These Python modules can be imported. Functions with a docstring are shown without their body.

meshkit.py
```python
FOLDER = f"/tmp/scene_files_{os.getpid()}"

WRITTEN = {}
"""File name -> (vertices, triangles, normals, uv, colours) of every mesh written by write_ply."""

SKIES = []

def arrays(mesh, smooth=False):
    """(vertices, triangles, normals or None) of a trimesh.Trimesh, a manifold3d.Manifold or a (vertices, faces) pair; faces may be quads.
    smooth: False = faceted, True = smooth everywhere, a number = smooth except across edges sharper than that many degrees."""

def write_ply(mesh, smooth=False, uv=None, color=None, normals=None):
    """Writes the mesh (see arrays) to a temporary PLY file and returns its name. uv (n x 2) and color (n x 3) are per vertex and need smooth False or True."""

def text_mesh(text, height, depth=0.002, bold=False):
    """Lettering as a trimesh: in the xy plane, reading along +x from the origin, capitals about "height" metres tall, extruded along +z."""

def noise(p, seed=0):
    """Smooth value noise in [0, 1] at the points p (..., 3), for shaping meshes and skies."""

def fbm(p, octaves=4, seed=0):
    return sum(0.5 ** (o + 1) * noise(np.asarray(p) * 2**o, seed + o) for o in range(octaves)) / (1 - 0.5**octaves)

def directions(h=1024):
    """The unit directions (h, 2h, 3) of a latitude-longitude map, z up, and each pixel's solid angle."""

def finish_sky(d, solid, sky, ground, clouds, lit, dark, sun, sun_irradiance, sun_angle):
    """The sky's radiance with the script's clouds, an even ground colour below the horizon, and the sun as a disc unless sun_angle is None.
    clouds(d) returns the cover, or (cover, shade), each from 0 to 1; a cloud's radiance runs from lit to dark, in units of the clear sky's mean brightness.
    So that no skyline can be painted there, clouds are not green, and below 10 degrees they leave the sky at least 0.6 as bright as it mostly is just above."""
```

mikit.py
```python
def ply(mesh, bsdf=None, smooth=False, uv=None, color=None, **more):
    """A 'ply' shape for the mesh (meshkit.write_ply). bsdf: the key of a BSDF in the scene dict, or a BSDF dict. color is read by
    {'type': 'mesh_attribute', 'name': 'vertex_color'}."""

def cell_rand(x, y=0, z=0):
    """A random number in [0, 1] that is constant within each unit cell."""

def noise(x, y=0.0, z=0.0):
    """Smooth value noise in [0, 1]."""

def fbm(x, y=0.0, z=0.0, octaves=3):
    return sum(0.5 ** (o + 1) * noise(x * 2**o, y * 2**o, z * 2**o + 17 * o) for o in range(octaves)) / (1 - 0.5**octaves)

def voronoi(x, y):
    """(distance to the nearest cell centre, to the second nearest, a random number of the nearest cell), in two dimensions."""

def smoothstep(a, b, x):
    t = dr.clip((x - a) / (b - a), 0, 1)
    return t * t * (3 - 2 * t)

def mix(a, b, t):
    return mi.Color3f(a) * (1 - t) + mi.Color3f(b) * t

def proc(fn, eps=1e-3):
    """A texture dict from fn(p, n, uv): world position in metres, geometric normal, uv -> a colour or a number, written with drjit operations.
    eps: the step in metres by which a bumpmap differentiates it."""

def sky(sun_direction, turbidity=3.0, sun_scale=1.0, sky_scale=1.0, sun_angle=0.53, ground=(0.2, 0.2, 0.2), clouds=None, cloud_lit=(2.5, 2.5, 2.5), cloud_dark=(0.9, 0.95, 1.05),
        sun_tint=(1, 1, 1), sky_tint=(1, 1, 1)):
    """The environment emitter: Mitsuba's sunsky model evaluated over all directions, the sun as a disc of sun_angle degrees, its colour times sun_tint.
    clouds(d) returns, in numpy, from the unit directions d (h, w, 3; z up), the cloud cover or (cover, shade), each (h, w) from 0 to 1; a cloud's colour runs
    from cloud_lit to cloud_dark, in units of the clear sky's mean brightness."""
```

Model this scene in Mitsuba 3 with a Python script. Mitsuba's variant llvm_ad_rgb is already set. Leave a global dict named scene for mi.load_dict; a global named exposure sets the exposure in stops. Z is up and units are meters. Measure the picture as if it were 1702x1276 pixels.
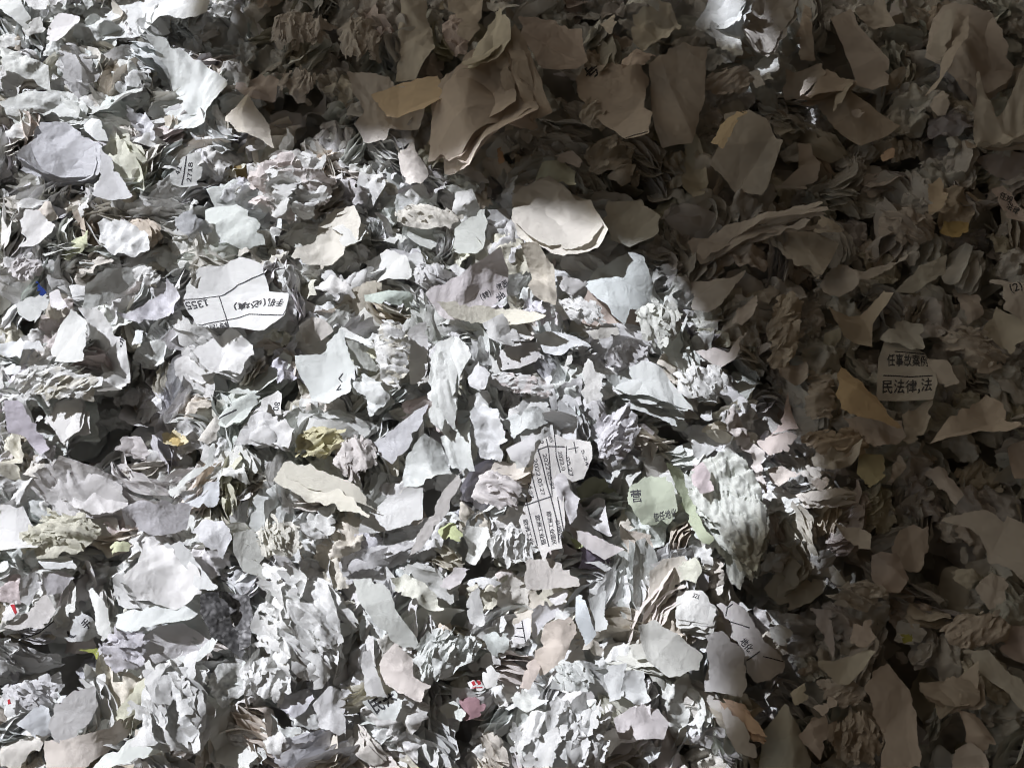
import math, random
import numpy as np, trimesh, shapely
from scipy.spatial import Delaunay
from scipy.interpolate import LinearNDInterpolator
import drjit as dr
import mitsuba as mi, mikit, meshkit
T = mi.ScalarTransform4f

# ---------------------------------------------------------------- camera, sun, exposure
PITCH, DIST, HFOV = math.radians(66), 0.43, 49.0
EYE = np.array([0, -math.cos(PITCH), math.sin(PITCH)]) * DIST
SUN = np.array([-0.60, 0.36, 0.715]); SUN /= np.linalg.norm(SUN)
exposure = 1.74
scene = {
    'camera': {'type': 'perspective', 'fov': HFOV, 'fov_axis': 'x', 'near_clip': 0.01, 'far_clip': 100.0,
               'to_world': T().look_at(origin=EYE.tolist(), target=[0, 0, 0], up=[0, 0, 1])},
    'sky': mikit.sky(SUN.tolist(), turbidity=3, sun_scale=1.0, sky_scale=0.98, sky_tint=(1.69, 1.15, 0.69), sun_tint=(0.93, 1.15, 1.68), ground=(0.15, 0.12, 0.09)),
}
labels = {}

FWD = -EYE / DIST
RIGHT = np.array([1.0, 0, 0])
UP = np.cross(RIGHT, FWD)
TX = math.tan(math.radians(HFOV / 2))


def ray(p):
    """Directions of the photograph's pixels p (n, 2)."""
    p = np.atleast_2d(np.asarray(p, float))
    d = FWD + ((p[:, :1] - 851) / 851 * TX) * RIGHT - ((p[:, 1:] - 638) / 851 * TX) * UP
    return d / np.linalg.norm(d, axis=1, keepdims=True)


def on_level(p, z):
    d = ray(p)
    return EYE + d * ((z - EYE[2]) / d[:, 2])[:, None]


def pixel(q):
    d = np.asarray(q, float) - EYE
    w = d @ FWD
    return np.stack([851 + (d @ RIGHT) / w / TX * 851, 638 - (d @ UP) / w / TX * 851], -1)


# ---------------------------------------------------------------- the heap's surface: a mound with hollows
HOLLOWS = [(40, 300, 45, -20), (500, 232, 38, -24), (402, 290, 22, -14), (165, 742, 52, -26), (480, 682, 36, -18), (745, 1250, 52, -20),
           (1125, 715, 60, -26), (1340, 985, 55, -22), (285, 595, 26, -14), (105, 1105, 60, -24), (790, 930, 45, -12), (1025, 850, 30, -14), (1400, 90, 55, -22), (1535, 228, 45, -26),
           (1255, 965, 45, -20), (940, 150, 36, -20), (745, 110, 34, -18), (1460, 560, 30, -18), (1560, 930, 45, -24), (1130, 1240, 40, -22), (1525, 1130, 50, -20), (1660, 350, 40, -20),
           (1290, 280, 50, -16), (700, 640, 30, -16), (985, 790, 28, -16), (560, 80, 34, -12), (1240, 1130, 34, -16), (880, 610, 30, -14), (420, 1075, 30, -12), (1640, 760, 40, -20), (1060, 330, 40, -10)]
HUMPS = [(484, 310, 75, 6), (1215, 850, 80, 6), (150, 590, 80, 6), (820, 180, 120, 8), (1165, 635, 40, 8), (930, 1234, 70, 8), (100, 660, 80, 6), (900, 450, 150, 5), (760, 600, 120, 5)]
BUMPS = [(on_level((x, y), 0)[0][:2], r * 0.39 / 1702, h / (1000 if h > 0 else 1250)) for x, y, r, h in HOLLOWS + HUMPS]


def surface(x, y):
    x, y = np.asarray(x, float), np.asarray(y, float)
    p = np.stack([x * 22, y * 22, x * 0], -1)
    z = 0.016 * (meshkit.fbm(p, 3, 5) - 0.5) - 0.018 / (1 + np.exp(-(x - 0.105) * 60))
    for c, r, h in BUMPS:
        z = z + h * np.exp(-((x - c[0]) ** 2 + (y - c[1]) ** 2) / (2 * (r * 0.75) ** 2))
    edge = np.maximum(np.maximum(np.abs(x) - 0.27, np.abs(y + 0.01) - 0.23), 0)
    return z - edge * 0.9


def at(p, lift=0.0):
    """The point of the heap's surface, raised by lift, that stands at pixel p."""
    z = lift
    for _ in range(4):
        q = on_level(p, z)[0]
        z = float(surface(q[0], q[1])) + lift
    return on_level(p, z)[0]


# ---------------------------------------------------------------- materials: one for all paper, coloured per vertex; ink; tarpaulin; wood; concrete
def fibre(p, n, uv):
    w = mikit.noise(p.x * 260, p.y * 260, p.z * 260)
    return 1 - dr.abs(2 * mikit.noise(p.x * 520 + w, p.y * 520, p.z * 520 - w) - 1) + 0.35 * mikit.noise(p.x * 1400, p.y * 1400, p.z * 1400)


def paper(rough, thin, depth):
    return {'type': 'bumpmap', 'bump': mikit.proc(fibre, 2e-4), 'scale': depth,
            'bsdf': {'type': 'principledthin', 'base_color': {'type': 'mesh_attribute', 'name': 'vertex_color'}, 'roughness': rough, 'spec_trans': 0.0, 'diff_trans': thin, 'eta': 1.45}}


scene['paper'] = paper(0.62, 0.22, 0.00016)
scene['glossy_paper'] = paper(0.3, 0.3, 0.00016)
scene['ink'] = {'type': 'twosided', 'bsdf': {'type': 'diffuse', 'reflectance': {'type': 'rgb', 'value': [0.075, 0.075, 0.08]}}}
scene['red_ink'] = {'type': 'twosided', 'bsdf': {'type': 'diffuse', 'reflectance': {'type': 'rgb', 'value': [0.42, 0.05, 0.06]}}}
scene['canvas'] = {'type': 'twosided', 'bsdf': {'type': 'diffuse', 'reflectance': {'type': 'rgb', 'value': [0.21, 0.165, 0.12]}}}
scene['timber'] = {'type': 'diffuse', 'reflectance': mikit.proc(lambda p, n, uv: mikit.mix((0.22, 0.14, 0.08), (0.34, 0.23, 0.14), mikit.fbm(p.x * 60, p.y * 60, p.z * 6)))}
scene['concrete'] = {'type': 'diffuse', 'reflectance': mikit.proc(lambda p, n, uv: mikit.mix((0.20, 0.18, 0.15), (0.32, 0.29, 0.25), mikit.fbm(p.x * 9, p.y * 9, p.z * 9)))}

COL = {'W': (.70, .705, .69), 'w': (.64, .645, .635), 'L': (.61, .605, .635), 'G': (.62, .645, .62), 'C': (.67, .65, .57), 'D': (.60, .60, .595), 'd': (.56, .56, .56), 'H': (.075, .075, .08),
       'K': (.62, .56, .48), 'T': (.66, .62, .55), 't': (.64, .62, .575), 'O': (.64, .54, .41), 'V': (.58, .575, .48), 'S': (.46, .51, .40), 'B': (.58, .53, .47), 'M': (.59, .56, .56), 'P': (.65, .60, .58),
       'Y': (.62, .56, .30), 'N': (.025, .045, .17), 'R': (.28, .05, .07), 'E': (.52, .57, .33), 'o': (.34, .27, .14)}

taken = {}


def numbered(name):
    n = taken.get(name, -1) + 1
    taken[name] = n
    return name if n == 0 else f'{name}_{n:03d}'


def put(key, v, f, col, bsdf='paper', rng=None):
    """One mesh of paper: per-vertex colour = the paper's own colour with faint fibre mottling."""
    c = np.asarray(col, float)
    if c.ndim == 1:
        c = np.repeat(c[None], len(v), 0)
    m = meshkit.noise(v * 700, 3)[:, None] * 0.5 + meshkit.noise(v * 210, 9)[:, None] * 0.5
    c = np.clip(c * (0.93 + 0.14 * m), 0.01, 0.9)
    scene[key] = mikit.ply((v, f), bsdf, smooth=True, color=c)


# the characters printed on the scraps: advance width, then rows of bits
GLYPHS = {
 '手': (22, [0, 0, 0, 0, 64512, 33552384, 33488896, 196608, 196608, 196608, 67108608, 33553920, 196608, 196608, 196608, 134217600, 134217600, 196608, 196608, 196608, 196608, 196608, 4128768, 4063232, 0, 0]),
 '机': (22, [0, 0, 0, 4194304, 6291456, 6421504, 6392832, 6390784, 134054912, 134054912, 14779392, 14779392, 14779392, 32605184, 33129472, 57476096, 57345024, 107152384, 73598080, 73598144, 6685888, 6685888, 7079808, 6817664, 0, 0]),
 '必': (22, [0, 0, 0, 0, 1572864, 919040, 462336, 232448, 38912, 1579008, 18362368, 26764288, 26797568, 52020736, 52134656, 52364032, 102629760, 102498688, 7866496, 16256000, 64489472, 119019520, 2095104, 1044480, 0, 0]),
 '填': (22, [0, 0, 0, 8192, 25190400, 25190400, 26214272, 25182208, 25427456, 133692928, 132515328, 25689600, 25560576, 25689600, 25689600, 25560576, 25689600, 32900608, 67108736, 127926144, 67210240, 462336, 1966976, 524544, 0, 0]),
 '欧': (22, [0, 0, 0, 0, 24576, 67002368, 134111232, 100728704, 101121920, 126140800, 114137472, 107845888, 108598016, 104339456, 104339456, 104347648, 107755520, 107756544, 113654784, 126117376, 100689408, 134136576, 134185344, 98304, 0, 0]),
 '洲': (22, [0, 0, 0, 0, 50733824, 29762304, 12985088, 402176, 402176, 402176, 119487232, 60275456, 26717952, 3598080, 3598080, 2499328, 12854016, 25961216, 25961216, 25961216, 51913472, 51913472, 103817984, 1048832, 0, 0]),
 '工': (22, [0, 0, 0, 0, 0, 0, 67108608, 67108608, 196608, 196608, 196608, 196608, 196608, 196608, 196608, 196608, 196608, 196608, 196608, 196608, 67108608, 134217600, 0, 0, 0, 0]),
 '业': (22, [0, 0, 0, 0, 1597440, 1597440, 1597440, 1597440, 1597440, 51929856, 51929856, 26764032, 26764800, 30959104, 14183424, 14183424, 5797888, 1597440, 1597440, 1597440, 1597440, 134217600, 134217600, 0, 0, 0]),
 '园': (22, [0, 0, 0, 0, 67108608, 67108608, 50332416, 50332416, 54522624, 54522624, 50332416, 50332416, 67108608, 58718976, 50905856, 50905856, 51954432, 51957504, 53530368, 65075968, 54526720, 67108608, 67108608, 50332416, 0, 0]),
 '区': (22, [0, 0, 0, 0, 0, 67108736, 50331648, 50333696, 52434944, 54007808, 52178944, 51273728, 50847744, 50577408, 50577408, 50847744, 51261440, 52180992, 58203136, 56626176, 50331648, 50331648, 67108736, 0, 0, 0]),
 '号': (22, [0, 0, 0, 0, 16776192, 16776192, 12585984, 12585984, 12585984, 16776192, 16776192, 0, 67108608, 134217600, 3145728, 6291456, 8387584, 8387584, 3072, 3072, 6144, 6144, 260096, 258048, 0, 0]),
 '营': (22, [0, 0, 0, 8192, 3158016, 67108608, 134217600, 3158016, 3158016, 67108608, 67108608, 50332416, 58718976, 39852288, 6297600, 8386560, 0, 0, 16776704, 12584448, 8390144, 12584448, 16776704, 12584448, 0, 0]),
 '使': (22, [0, 0, 0, 0, 3170304, 6316032, 8388480, 14679936, 29384704, 29384704, 63963008, 130572672, 113795456, 80241024, 13631360, 13631360, 13131776, 13393920, 13025280, 12828672, 12828672, 13105152, 14565248, 14157696, 0, 0]),
 '民': (22, [0, 0, 0, 0, 0, 67107840, 58723328, 50334720, 50334720, 67107840, 67107840, 50528256, 50528256, 50528256, 67108608, 67108608, 50429952, 50429952, 50380800, 50381056, 51142912, 66876160, 66076416, 50335232, 0, 0]),
 '共': (22, [0, 0, 0, 0, 3158016, 3158016, 3158016, 3158016, 67108608, 67108608, 3158016, 3158016, 3158016, 3158016, 3158016, 134217600, 134217600, 0, 1597440, 3160064, 6298624, 29363712, 58722048, 50332416, 0, 0]),
 '事': (22, [0, 0, 0, 196608, 196608, 134217600, 67108608, 196608, 16776192, 12782592, 12782592, 16776192, 196608, 33553408, 33553920, 198144, 134217600, 134217600, 198144, 33553920, 33553920, 198144, 458752, 1966080, 0, 0]),
 '故': (22, [0, 0, 0, 4210688, 6316032, 6340608, 6340608, 6340608, 134152064, 134072064, 6407680, 6538752, 6538752, 67028480, 66874368, 51145728, 51133440, 51132416, 51132416, 51148800, 66907136, 66701056, 50824064, 393600, 0, 0]),
 '案': (22, [0, 0, 0, 131072, 196608, 67108608, 67108608, 33947904, 34341120, 134217600, 3160064, 6320128, 16769024, 1044480, 67010048, 65210112, 196608, 134217600, 134217600, 2088960, 3897344, 31661568, 126027648, 33751424, 0, 0]),
 '例': (22, [0, 0, 0, 256, 12583168, 16761088, 9312512, 25958656, 25958656, 59513088, 59758848, 127457536, 127457536, 93362432, 28416256, 29202688, 25663744, 25368832, 25366784, 25559296, 25559296, 25952512, 26742528, 26218240, 0, 0]),
 '法': (22, [0, 0, 0, 24576, 58744832, 29384704, 6316032, 524032, 1048320, 24576, 117465088, 58744832, 29384704, 2097024, 1048320, 49152, 6389760, 6391808, 12782592, 29558272, 25566720, 51379968, 51348352, 256, 0, 0]),
 '律': (22, [0, 0, 0, 16384, 6316032, 12607488, 26214144, 50356992, 100688640, 8388480, 16777088, 12608256, 29884160, 63962880, 113270784, 79716352, 13631232, 12607488, 12607488, 14679936, 14679936, 12607488, 12607488, 12607488, 0, 0]),
 '任': (22, [0, 0, 0, 0, 3147520, 7372544, 7337984, 15687680, 12607488, 29384704, 62939136, 130048000, 113270784, 81788800, 14679936, 12607488, 12607488, 12607488, 12607488, 12607488, 12607488, 13631360, 14679936, 12582912, 0, 0]),
 '规': (22, [0, 0, 0, 0, 12713472, 12844800, 12780288, 133890816, 133903104, 12792576, 12792576, 12792576, 133903104, 134165248, 12792576, 12792576, 14760448, 15759360, 26769408, 26794112, 59349120, 50567552, 101654400, 265984, 0, 0]),
 '转': (22, [0, 0, 0, 0, 12595200, 12595200, 133955328, 133955328, 25190400, 27287552, 23592832, 57147264, 56672256, 133742592, 66649856, 6422272, 6292992, 8130048, 133991424, 132184064, 6322176, 6298624, 6295040, 6292480, 0, 0]),
 '信': (22, [0, 0, 0, 0, 6340608, 6316032, 12607488, 14679936, 27262848, 25165824, 59244032, 126877184, 109051904, 76021248, 9436672, 8388608, 8388608, 9436672, 9175552, 9175552, 9175552, 9175552, 9436672, 9175552, 0, 0]),
 '地': (22, [0, 0, 0, 8192, 8400896, 8531968, 8794112, 8794368, 8795904, 133578496, 133626624, 8909568, 10433280, 10367744, 8794880, 8794880, 16135936, 32915200, 130428928, 117833856, 393600, 393600, 262016, 130560, 0, 0]),
 '化': (22, [0, 0, 0, 0, 3244032, 3244032, 6389760, 6390528, 12681984, 29459968, 29462016, 63020032, 130136064, 46264320, 12697600, 12812288, 13598720, 14516224, 12681600, 12681600, 12681600, 12681600, 12648192, 12615168, 0, 0]),
 '0': (12, [0, 0, 0, 0, 0, 6291456, 33030144, 60555264, 51118080, 117833728, 101056512, 101056512, 101056512, 101056512, 101056512, 101056512, 101056512, 117833728, 51249152, 51118080, 33292288, 16252928, 0, 0, 0, 0]),
 '1': (12, [0, 0, 0, 0, 0, 0, 15728640, 32505856, 7340032, 7340032, 7340032, 7340032, 7340032, 7340032, 7340032, 7340032, 7340032, 7340032, 7340032, 7340032, 66977792, 66977792, 0, 0, 0, 0]),
 '2': (12, [0, 0, 0, 0, 0, 14680064, 66584576, 119275520, 101449728, 786432, 786432, 786432, 786432, 1835008, 1572864, 3145728, 7340032, 14680064, 29360128, 58720256, 134086656, 134086656, 0, 0, 0, 0]),
 '3': (12, [0, 0, 0, 0, 0, 6291456, 66584576, 119275520, 34340864, 917504, 786432, 786432, 7864320, 15728640, 8126464, 917504, 393216, 393216, 393216, 101580800, 133955584, 66584576, 0, 0, 0, 0]),
 '4': (12, [0, 0, 0, 0, 0, 0, 1572864, 3670016, 7864320, 7864320, 14155776, 30932992, 26738688, 51904512, 119013376, 102498304, 268369920, 134086656, 1572864, 1572864, 1572864, 1572864, 0, 0, 0, 0]),
 '5': (12, [0, 0, 0, 0, 0, 0, 66846720, 66846720, 50331648, 50331648, 50331648, 56623104, 66584576, 52166656, 917504, 393216, 393216, 393216, 393216, 101449728, 133955584, 66584576, 0, 0, 0, 0]),
 '6': (12, [0, 0, 0, 0, 0, 3145728, 16515072, 30277632, 58720256, 50331648, 50331648, 100663296, 108527616, 133955584, 118358016, 101056512, 101056512, 117833728, 50724864, 50724864, 31195136, 16252928, 0, 0, 0, 0]),
 '7': (12, [0, 0, 0, 0, 0, 0, 134086656, 134086656, 786432, 1835008, 1572864, 3670016, 3145728, 3145728, 6291456, 6291456, 6291456, 6291456, 6291456, 14680064, 14680064, 14680064, 0, 0, 0, 0]),
 '8': (12, [0, 0, 0, 0, 0, 6291456, 33030144, 59506688, 51249152, 50724864, 50724864, 59506688, 30146560, 16252928, 62652416, 51249152, 101056512, 101056512, 101056512, 117833728, 60555264, 33030144, 0, 0, 0, 0]),
 '9': (12, [0, 0, 0, 0, 0, 6291456, 33030144, 52166656, 118226944, 101580800, 101056512, 101056512, 101056512, 118358016, 66977792, 15073280, 393216, 917504, 786432, 35389440, 133693440, 66060288, 0, 0, 0, 0]),
 '.': (6, [0, 0, 0, 0, 0, 0, 0, 0, 0, 0, 0, 0, 0, 0, 0, 0, 0, 0, 0, 50331648, 58720256, 50331648, 0, 0, 0, 0]),
 '(': (8, [0, 0, 0, 0, 4194304, 12582912, 12582912, 25165824, 25165824, 25165824, 50331648, 50331648, 50331648, 50331648, 50331648, 50331648, 50331648, 50331648, 50331648, 50331648, 16777216, 25165824, 25165824, 8388608, 12582912, 4194304]),
 ')': (8, [0, 0, 0, 0, 100663296, 100663296, 50331648, 50331648, 16777216, 25165824, 25165824, 25165824, 25165824, 8388608, 12582912, 12582912, 8388608, 25165824, 25165824, 25165824, 25165824, 25165824, 50331648, 50331648, 100663296, 100663296]),
 ',': (6, [0, 0, 0, 0, 0, 0, 0, 0, 0, 0, 0, 0, 0, 0, 0, 0, 0, 0, 0, 50331648, 58720256, 58720256, 25165824, 25165824, 50331648, 100663296]),
}


# ---------------------------------------------------------------- torn and crumpled sheets
def torn(poly, step, amp, rng):
    """The outline walked in equal steps, frayed sideways by amp, with a few bites torn out of it."""
    area = shapely.geometry.polygon.orient(shapely.Polygon(poly).buffer(0) if not isinstance(poly, shapely.Polygon) else poly)
    ring = area.exterior
    n = max(10, int(ring.length / step))
    s = np.arange(n) * ring.length / n
    q = shapely.get_coordinates(shapely.line_interpolate_point(ring, s))
    t = np.roll(q, -1, 0) - np.roll(q, 1, 0)
    t /= np.linalg.norm(t, axis=1, keepdims=True) + 1e-12
    k = rng.normal(size=n)
    k = 0.5 * (np.roll(k, 1) + k + np.roll(k, -1)) / 1.7 + 0.5 * rng.normal(size=n)
    at_, m = np.arange(n), max(5, int(ring.length / .0035))
    slow = np.interp(at_, np.linspace(0, n, m + 1), np.append(w := rng.normal(size=m), w[0]))
    rag = np.interp(at_, np.linspace(0, n, 6), np.append(w := rng.uniform(.1, 1.3, 5), w[0]))
    push = (0.5 * k + 1.15 * slow) * rag * amp
    for _ in range(int(rng.integers(1, 5))):
        d = np.abs(s - rng.uniform(0, ring.length)); d = np.minimum(d, ring.length - d)
        wd = ring.length * rng.uniform(.012, .035)
        push = push + amp * rng.uniform(1.2, 4) * np.maximum(1 - (d / wd), 0) ** .7
    return q + np.stack([-t[:, 1], t[:, 0]], 1) * push[:, None]


def flat_mesh(poly, step, amp, rng):
    q = torn(poly, step * .62, amp, rng)
    area = shapely.Polygon(q).buffer(0)
    if area.geom_type != 'Polygon':
        area = max(area.geoms, key=lambda g: g.area)
    x0, y0, x1, y1 = area.bounds
    gx, gy = np.meshgrid(np.arange(x0, x1, step), np.arange(y0, y1, step * 0.87))
    gx[1::2] += step / 2
    g = np.stack([gx.ravel(), gy.ravel()], 1) + rng.uniform(-.22, .22, (gx.size, 2)) * step
    g = g[shapely.contains_xy(area.buffer(-0.55 * step), g[:, 0], g[:, 1])]
    p = np.vstack([q, g])
    tri = Delaunay(p).simplices
    c = p[tri].mean(1)
    tri = tri[shapely.contains_xy(area, c[:, 0], c[:, 1])]
    a, b = p[tri[:, 1]] - p[tri[:, 0]], p[tri[:, 2]] - p[tri[:, 0]]
    cr = a[:, 0] * b[:, 1] - a[:, 1] * b[:, 0]
    tri = tri[np.abs(cr) > 1e-12]
    flip = cr[np.abs(cr) > 1e-12] < 0
    tri[flip] = tri[flip][:, ::-1]
    used, inv = np.unique(tri, return_inverse=True)
    return p[used], inv.reshape(-1, 3)


def facets(p, scale, amp, rng):
    """Crumpling: flat facets between random points that stand at random heights."""
    lo, hi = p.min(0) - 2.5 * scale, p.max(0) + 2.5 * scale
    gx, gy = np.meshgrid(np.arange(lo[0], hi[0] + scale, scale), np.arange(lo[1], hi[1] + scale, scale))
    s = np.stack([gx.ravel(), gy.ravel()], 1) + rng.uniform(-.48, .48, (gx.size, 2)) * scale
    return LinearNDInterpolator(Delaunay(s), rng.normal(size=len(s)) * amp)(p)


def relief(p, rng, cr=(0.4, 6), bend=None, pl=None, curl=0.0):
    """Height over the sheet's plane, in metres, at its own coordinates p."""
    z = np.zeros(len(p))
    c = p.mean(0)
    if cr and cr[0] > 0:
        z += facets(p, cr[1] * 1e-3, cr[0] * 1e-3, rng)
        z += facets(p, max(cr[1] * 0.42e-3, 0.0013), cr[0] * 0.30e-3, rng)
    for _ in range(int(rng.integers(2, 5))):
        th = rng.uniform(0, 2 * np.pi)
        d = (p - c) @ [math.cos(th), math.sin(th)]
        z += rng.choice([-1, 1]) * rng.uniform(.10, .48) * min(1, .22 + (cr[0] if cr else 0)) * np.abs(d - rng.normal(0, .25) * np.abs(d).max())
    soft = min(1, .3 + (cr[0] if cr else 0))
    for _ in range(int(rng.integers(0, 3))):
        th = rng.uniform(0, 2 * np.pi)
        d = (p - c) @ [math.cos(th), math.sin(th)]
        m = d.max()
        z += rng.choice([1, 1, -1]) * rng.uniform(.3, 1.1) * soft * np.maximum(d - rng.uniform(.35, .65) * m, 0) ** 2 / m * 1.6
    if bend:
        for a, k in ([bend] if np.isscalar(bend[0]) else bend):
            d = (p - c) @ [math.cos(math.radians(a)), math.sin(math.radians(a))]
            z += 0.5 * k * d * d
    if pl:
        a, wl, am = pl
        ca, sa = math.cos(math.radians(a)), math.sin(math.radians(a))
        d, e = (p - c) @ [ca, sa] / (wl * 1e-3), (p - c) @ [-sa, ca] / (wl * 1e-3)
        k = rng.random() * 50
        d = d + 1.6 * (meshkit.noise(np.stack([d * .3 + k, e * .22, d * 0], -1)) - .5)
        ridge = np.abs(2 * meshkit.noise(np.stack([d * 1.1 + k, e * .16 + 5, d * 0], -1)) - 1) + .5 * np.abs(2 * meshkit.noise(np.stack([d * 2.3, e * .3, d * 0 + k], -1)) - 1)
        z -= am * 1.5e-3 * ridge * (0.35 + 1.1 * meshkit.noise(np.stack([d * .4, e * .4, d * 0 + 7], -1)))
    if curl:
        r = np.linalg.norm(p - c, axis=1)
        r = r / r.max()
        z += curl * 1e-3 * np.maximum(r - 0.55, 0) ** 2 * 5 * np.cos(np.arctan2(p[:, 1] - c[1], p[:, 0] - c[0]) * 2 + rng.random() * 6)
    return z - z.mean()


class Plane:
    """A sheet's own plane: through the heap's surface raised by lift at pixel c, rising by g = (to the right, away)."""

    def __init__(self, c, lift, g):
        self.o = at(c, lift)
        self.n = np.array([-g[0], -g[1], 1.0]); self.n /= np.linalg.norm(self.n)
        self.u = np.array([1.0, 0, g[0]]); self.u /= np.linalg.norm(self.u)
        self.v = np.cross(self.n, self.u)

    def flat(self, px):
        d = ray(px)
        q = EYE + d * (((self.o - EYE) @ self.n) / (d @ self.n))[:, None]
        return np.stack([(q - self.o) @ self.u, (q - self.o) @ self.v], 1)

    def world(self, p, z):
        return self.o + p[:, :1] * self.u + p[:, 1:] * self.v + np.asarray(z)[:, None] * self.n


OFF = {'F': (0, 0, 1.0), 0: (0, 0, 2.995), 1: (568, 0, 2.995), 2: (1134, 0, 2.995), 3: (0, 425, 2.995), 4: (568, 425, 2.995), 5: (1134, 425, 2.995), 6: (0, 850, 2.995), 7: (568, 850, 2.995), 8: (1134, 850, 2.995),
       'a': (840, 680, 5.67), 'b': (1040, 680, 5.67), 'c': (180, 850, 5.67), 'd': (0, 980, 8.505), 'e': (700, 480, 8.505), 'f': (1120, 930, 8.505), 'g': (280, 420, 5.67), 'h': (560, 480, 5.67), 'i': (860, 480, 5.67), 'j': (0, 480, 5.67), 'k': (40, 750, 8.505)}


# the sunlit part of the heap, outlined in the photograph: the awning's edge and slit are laid out from it
LIT = shapely.Polygon([(-400, -400), (362, -400), (358, 60), (368, 150), (400, 205), (470, 240), (560, 222), (640, 206), (680, 245), (720, 285), (800, 312), (880, 330), (960, 352), (1010, 405), (1085, 432), (1140, 500), (1195, 580),
                       (1236, 650), (1330, 735), (1362, 815), (1338, 930), (1255, 1050), (1222, 1130), (1190, 1225), (1175, 1290), (1150, 1700), (-400, 1700)])
GAP = shapely.Polygon([(1182, -90), (1268, -90), (1272, 40), (1292, 98), (1338, 126), (1328, 172), (1266, 140), (1216, 84), (1192, 30)])


def photo(tile, pts):
    x, y, s = OFF[tile]
    return np.asarray(pts, float).reshape(-1, 2) / s + (x, y)


placed = []        # (key, outline in the photograph, label): what small scraps are described by
used_heads = set()


def describe(key, label, cat, group=None):
    labels[key] = {'label': label, 'category': cat}
    if group:
        labels[key]['group'] = group


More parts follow.
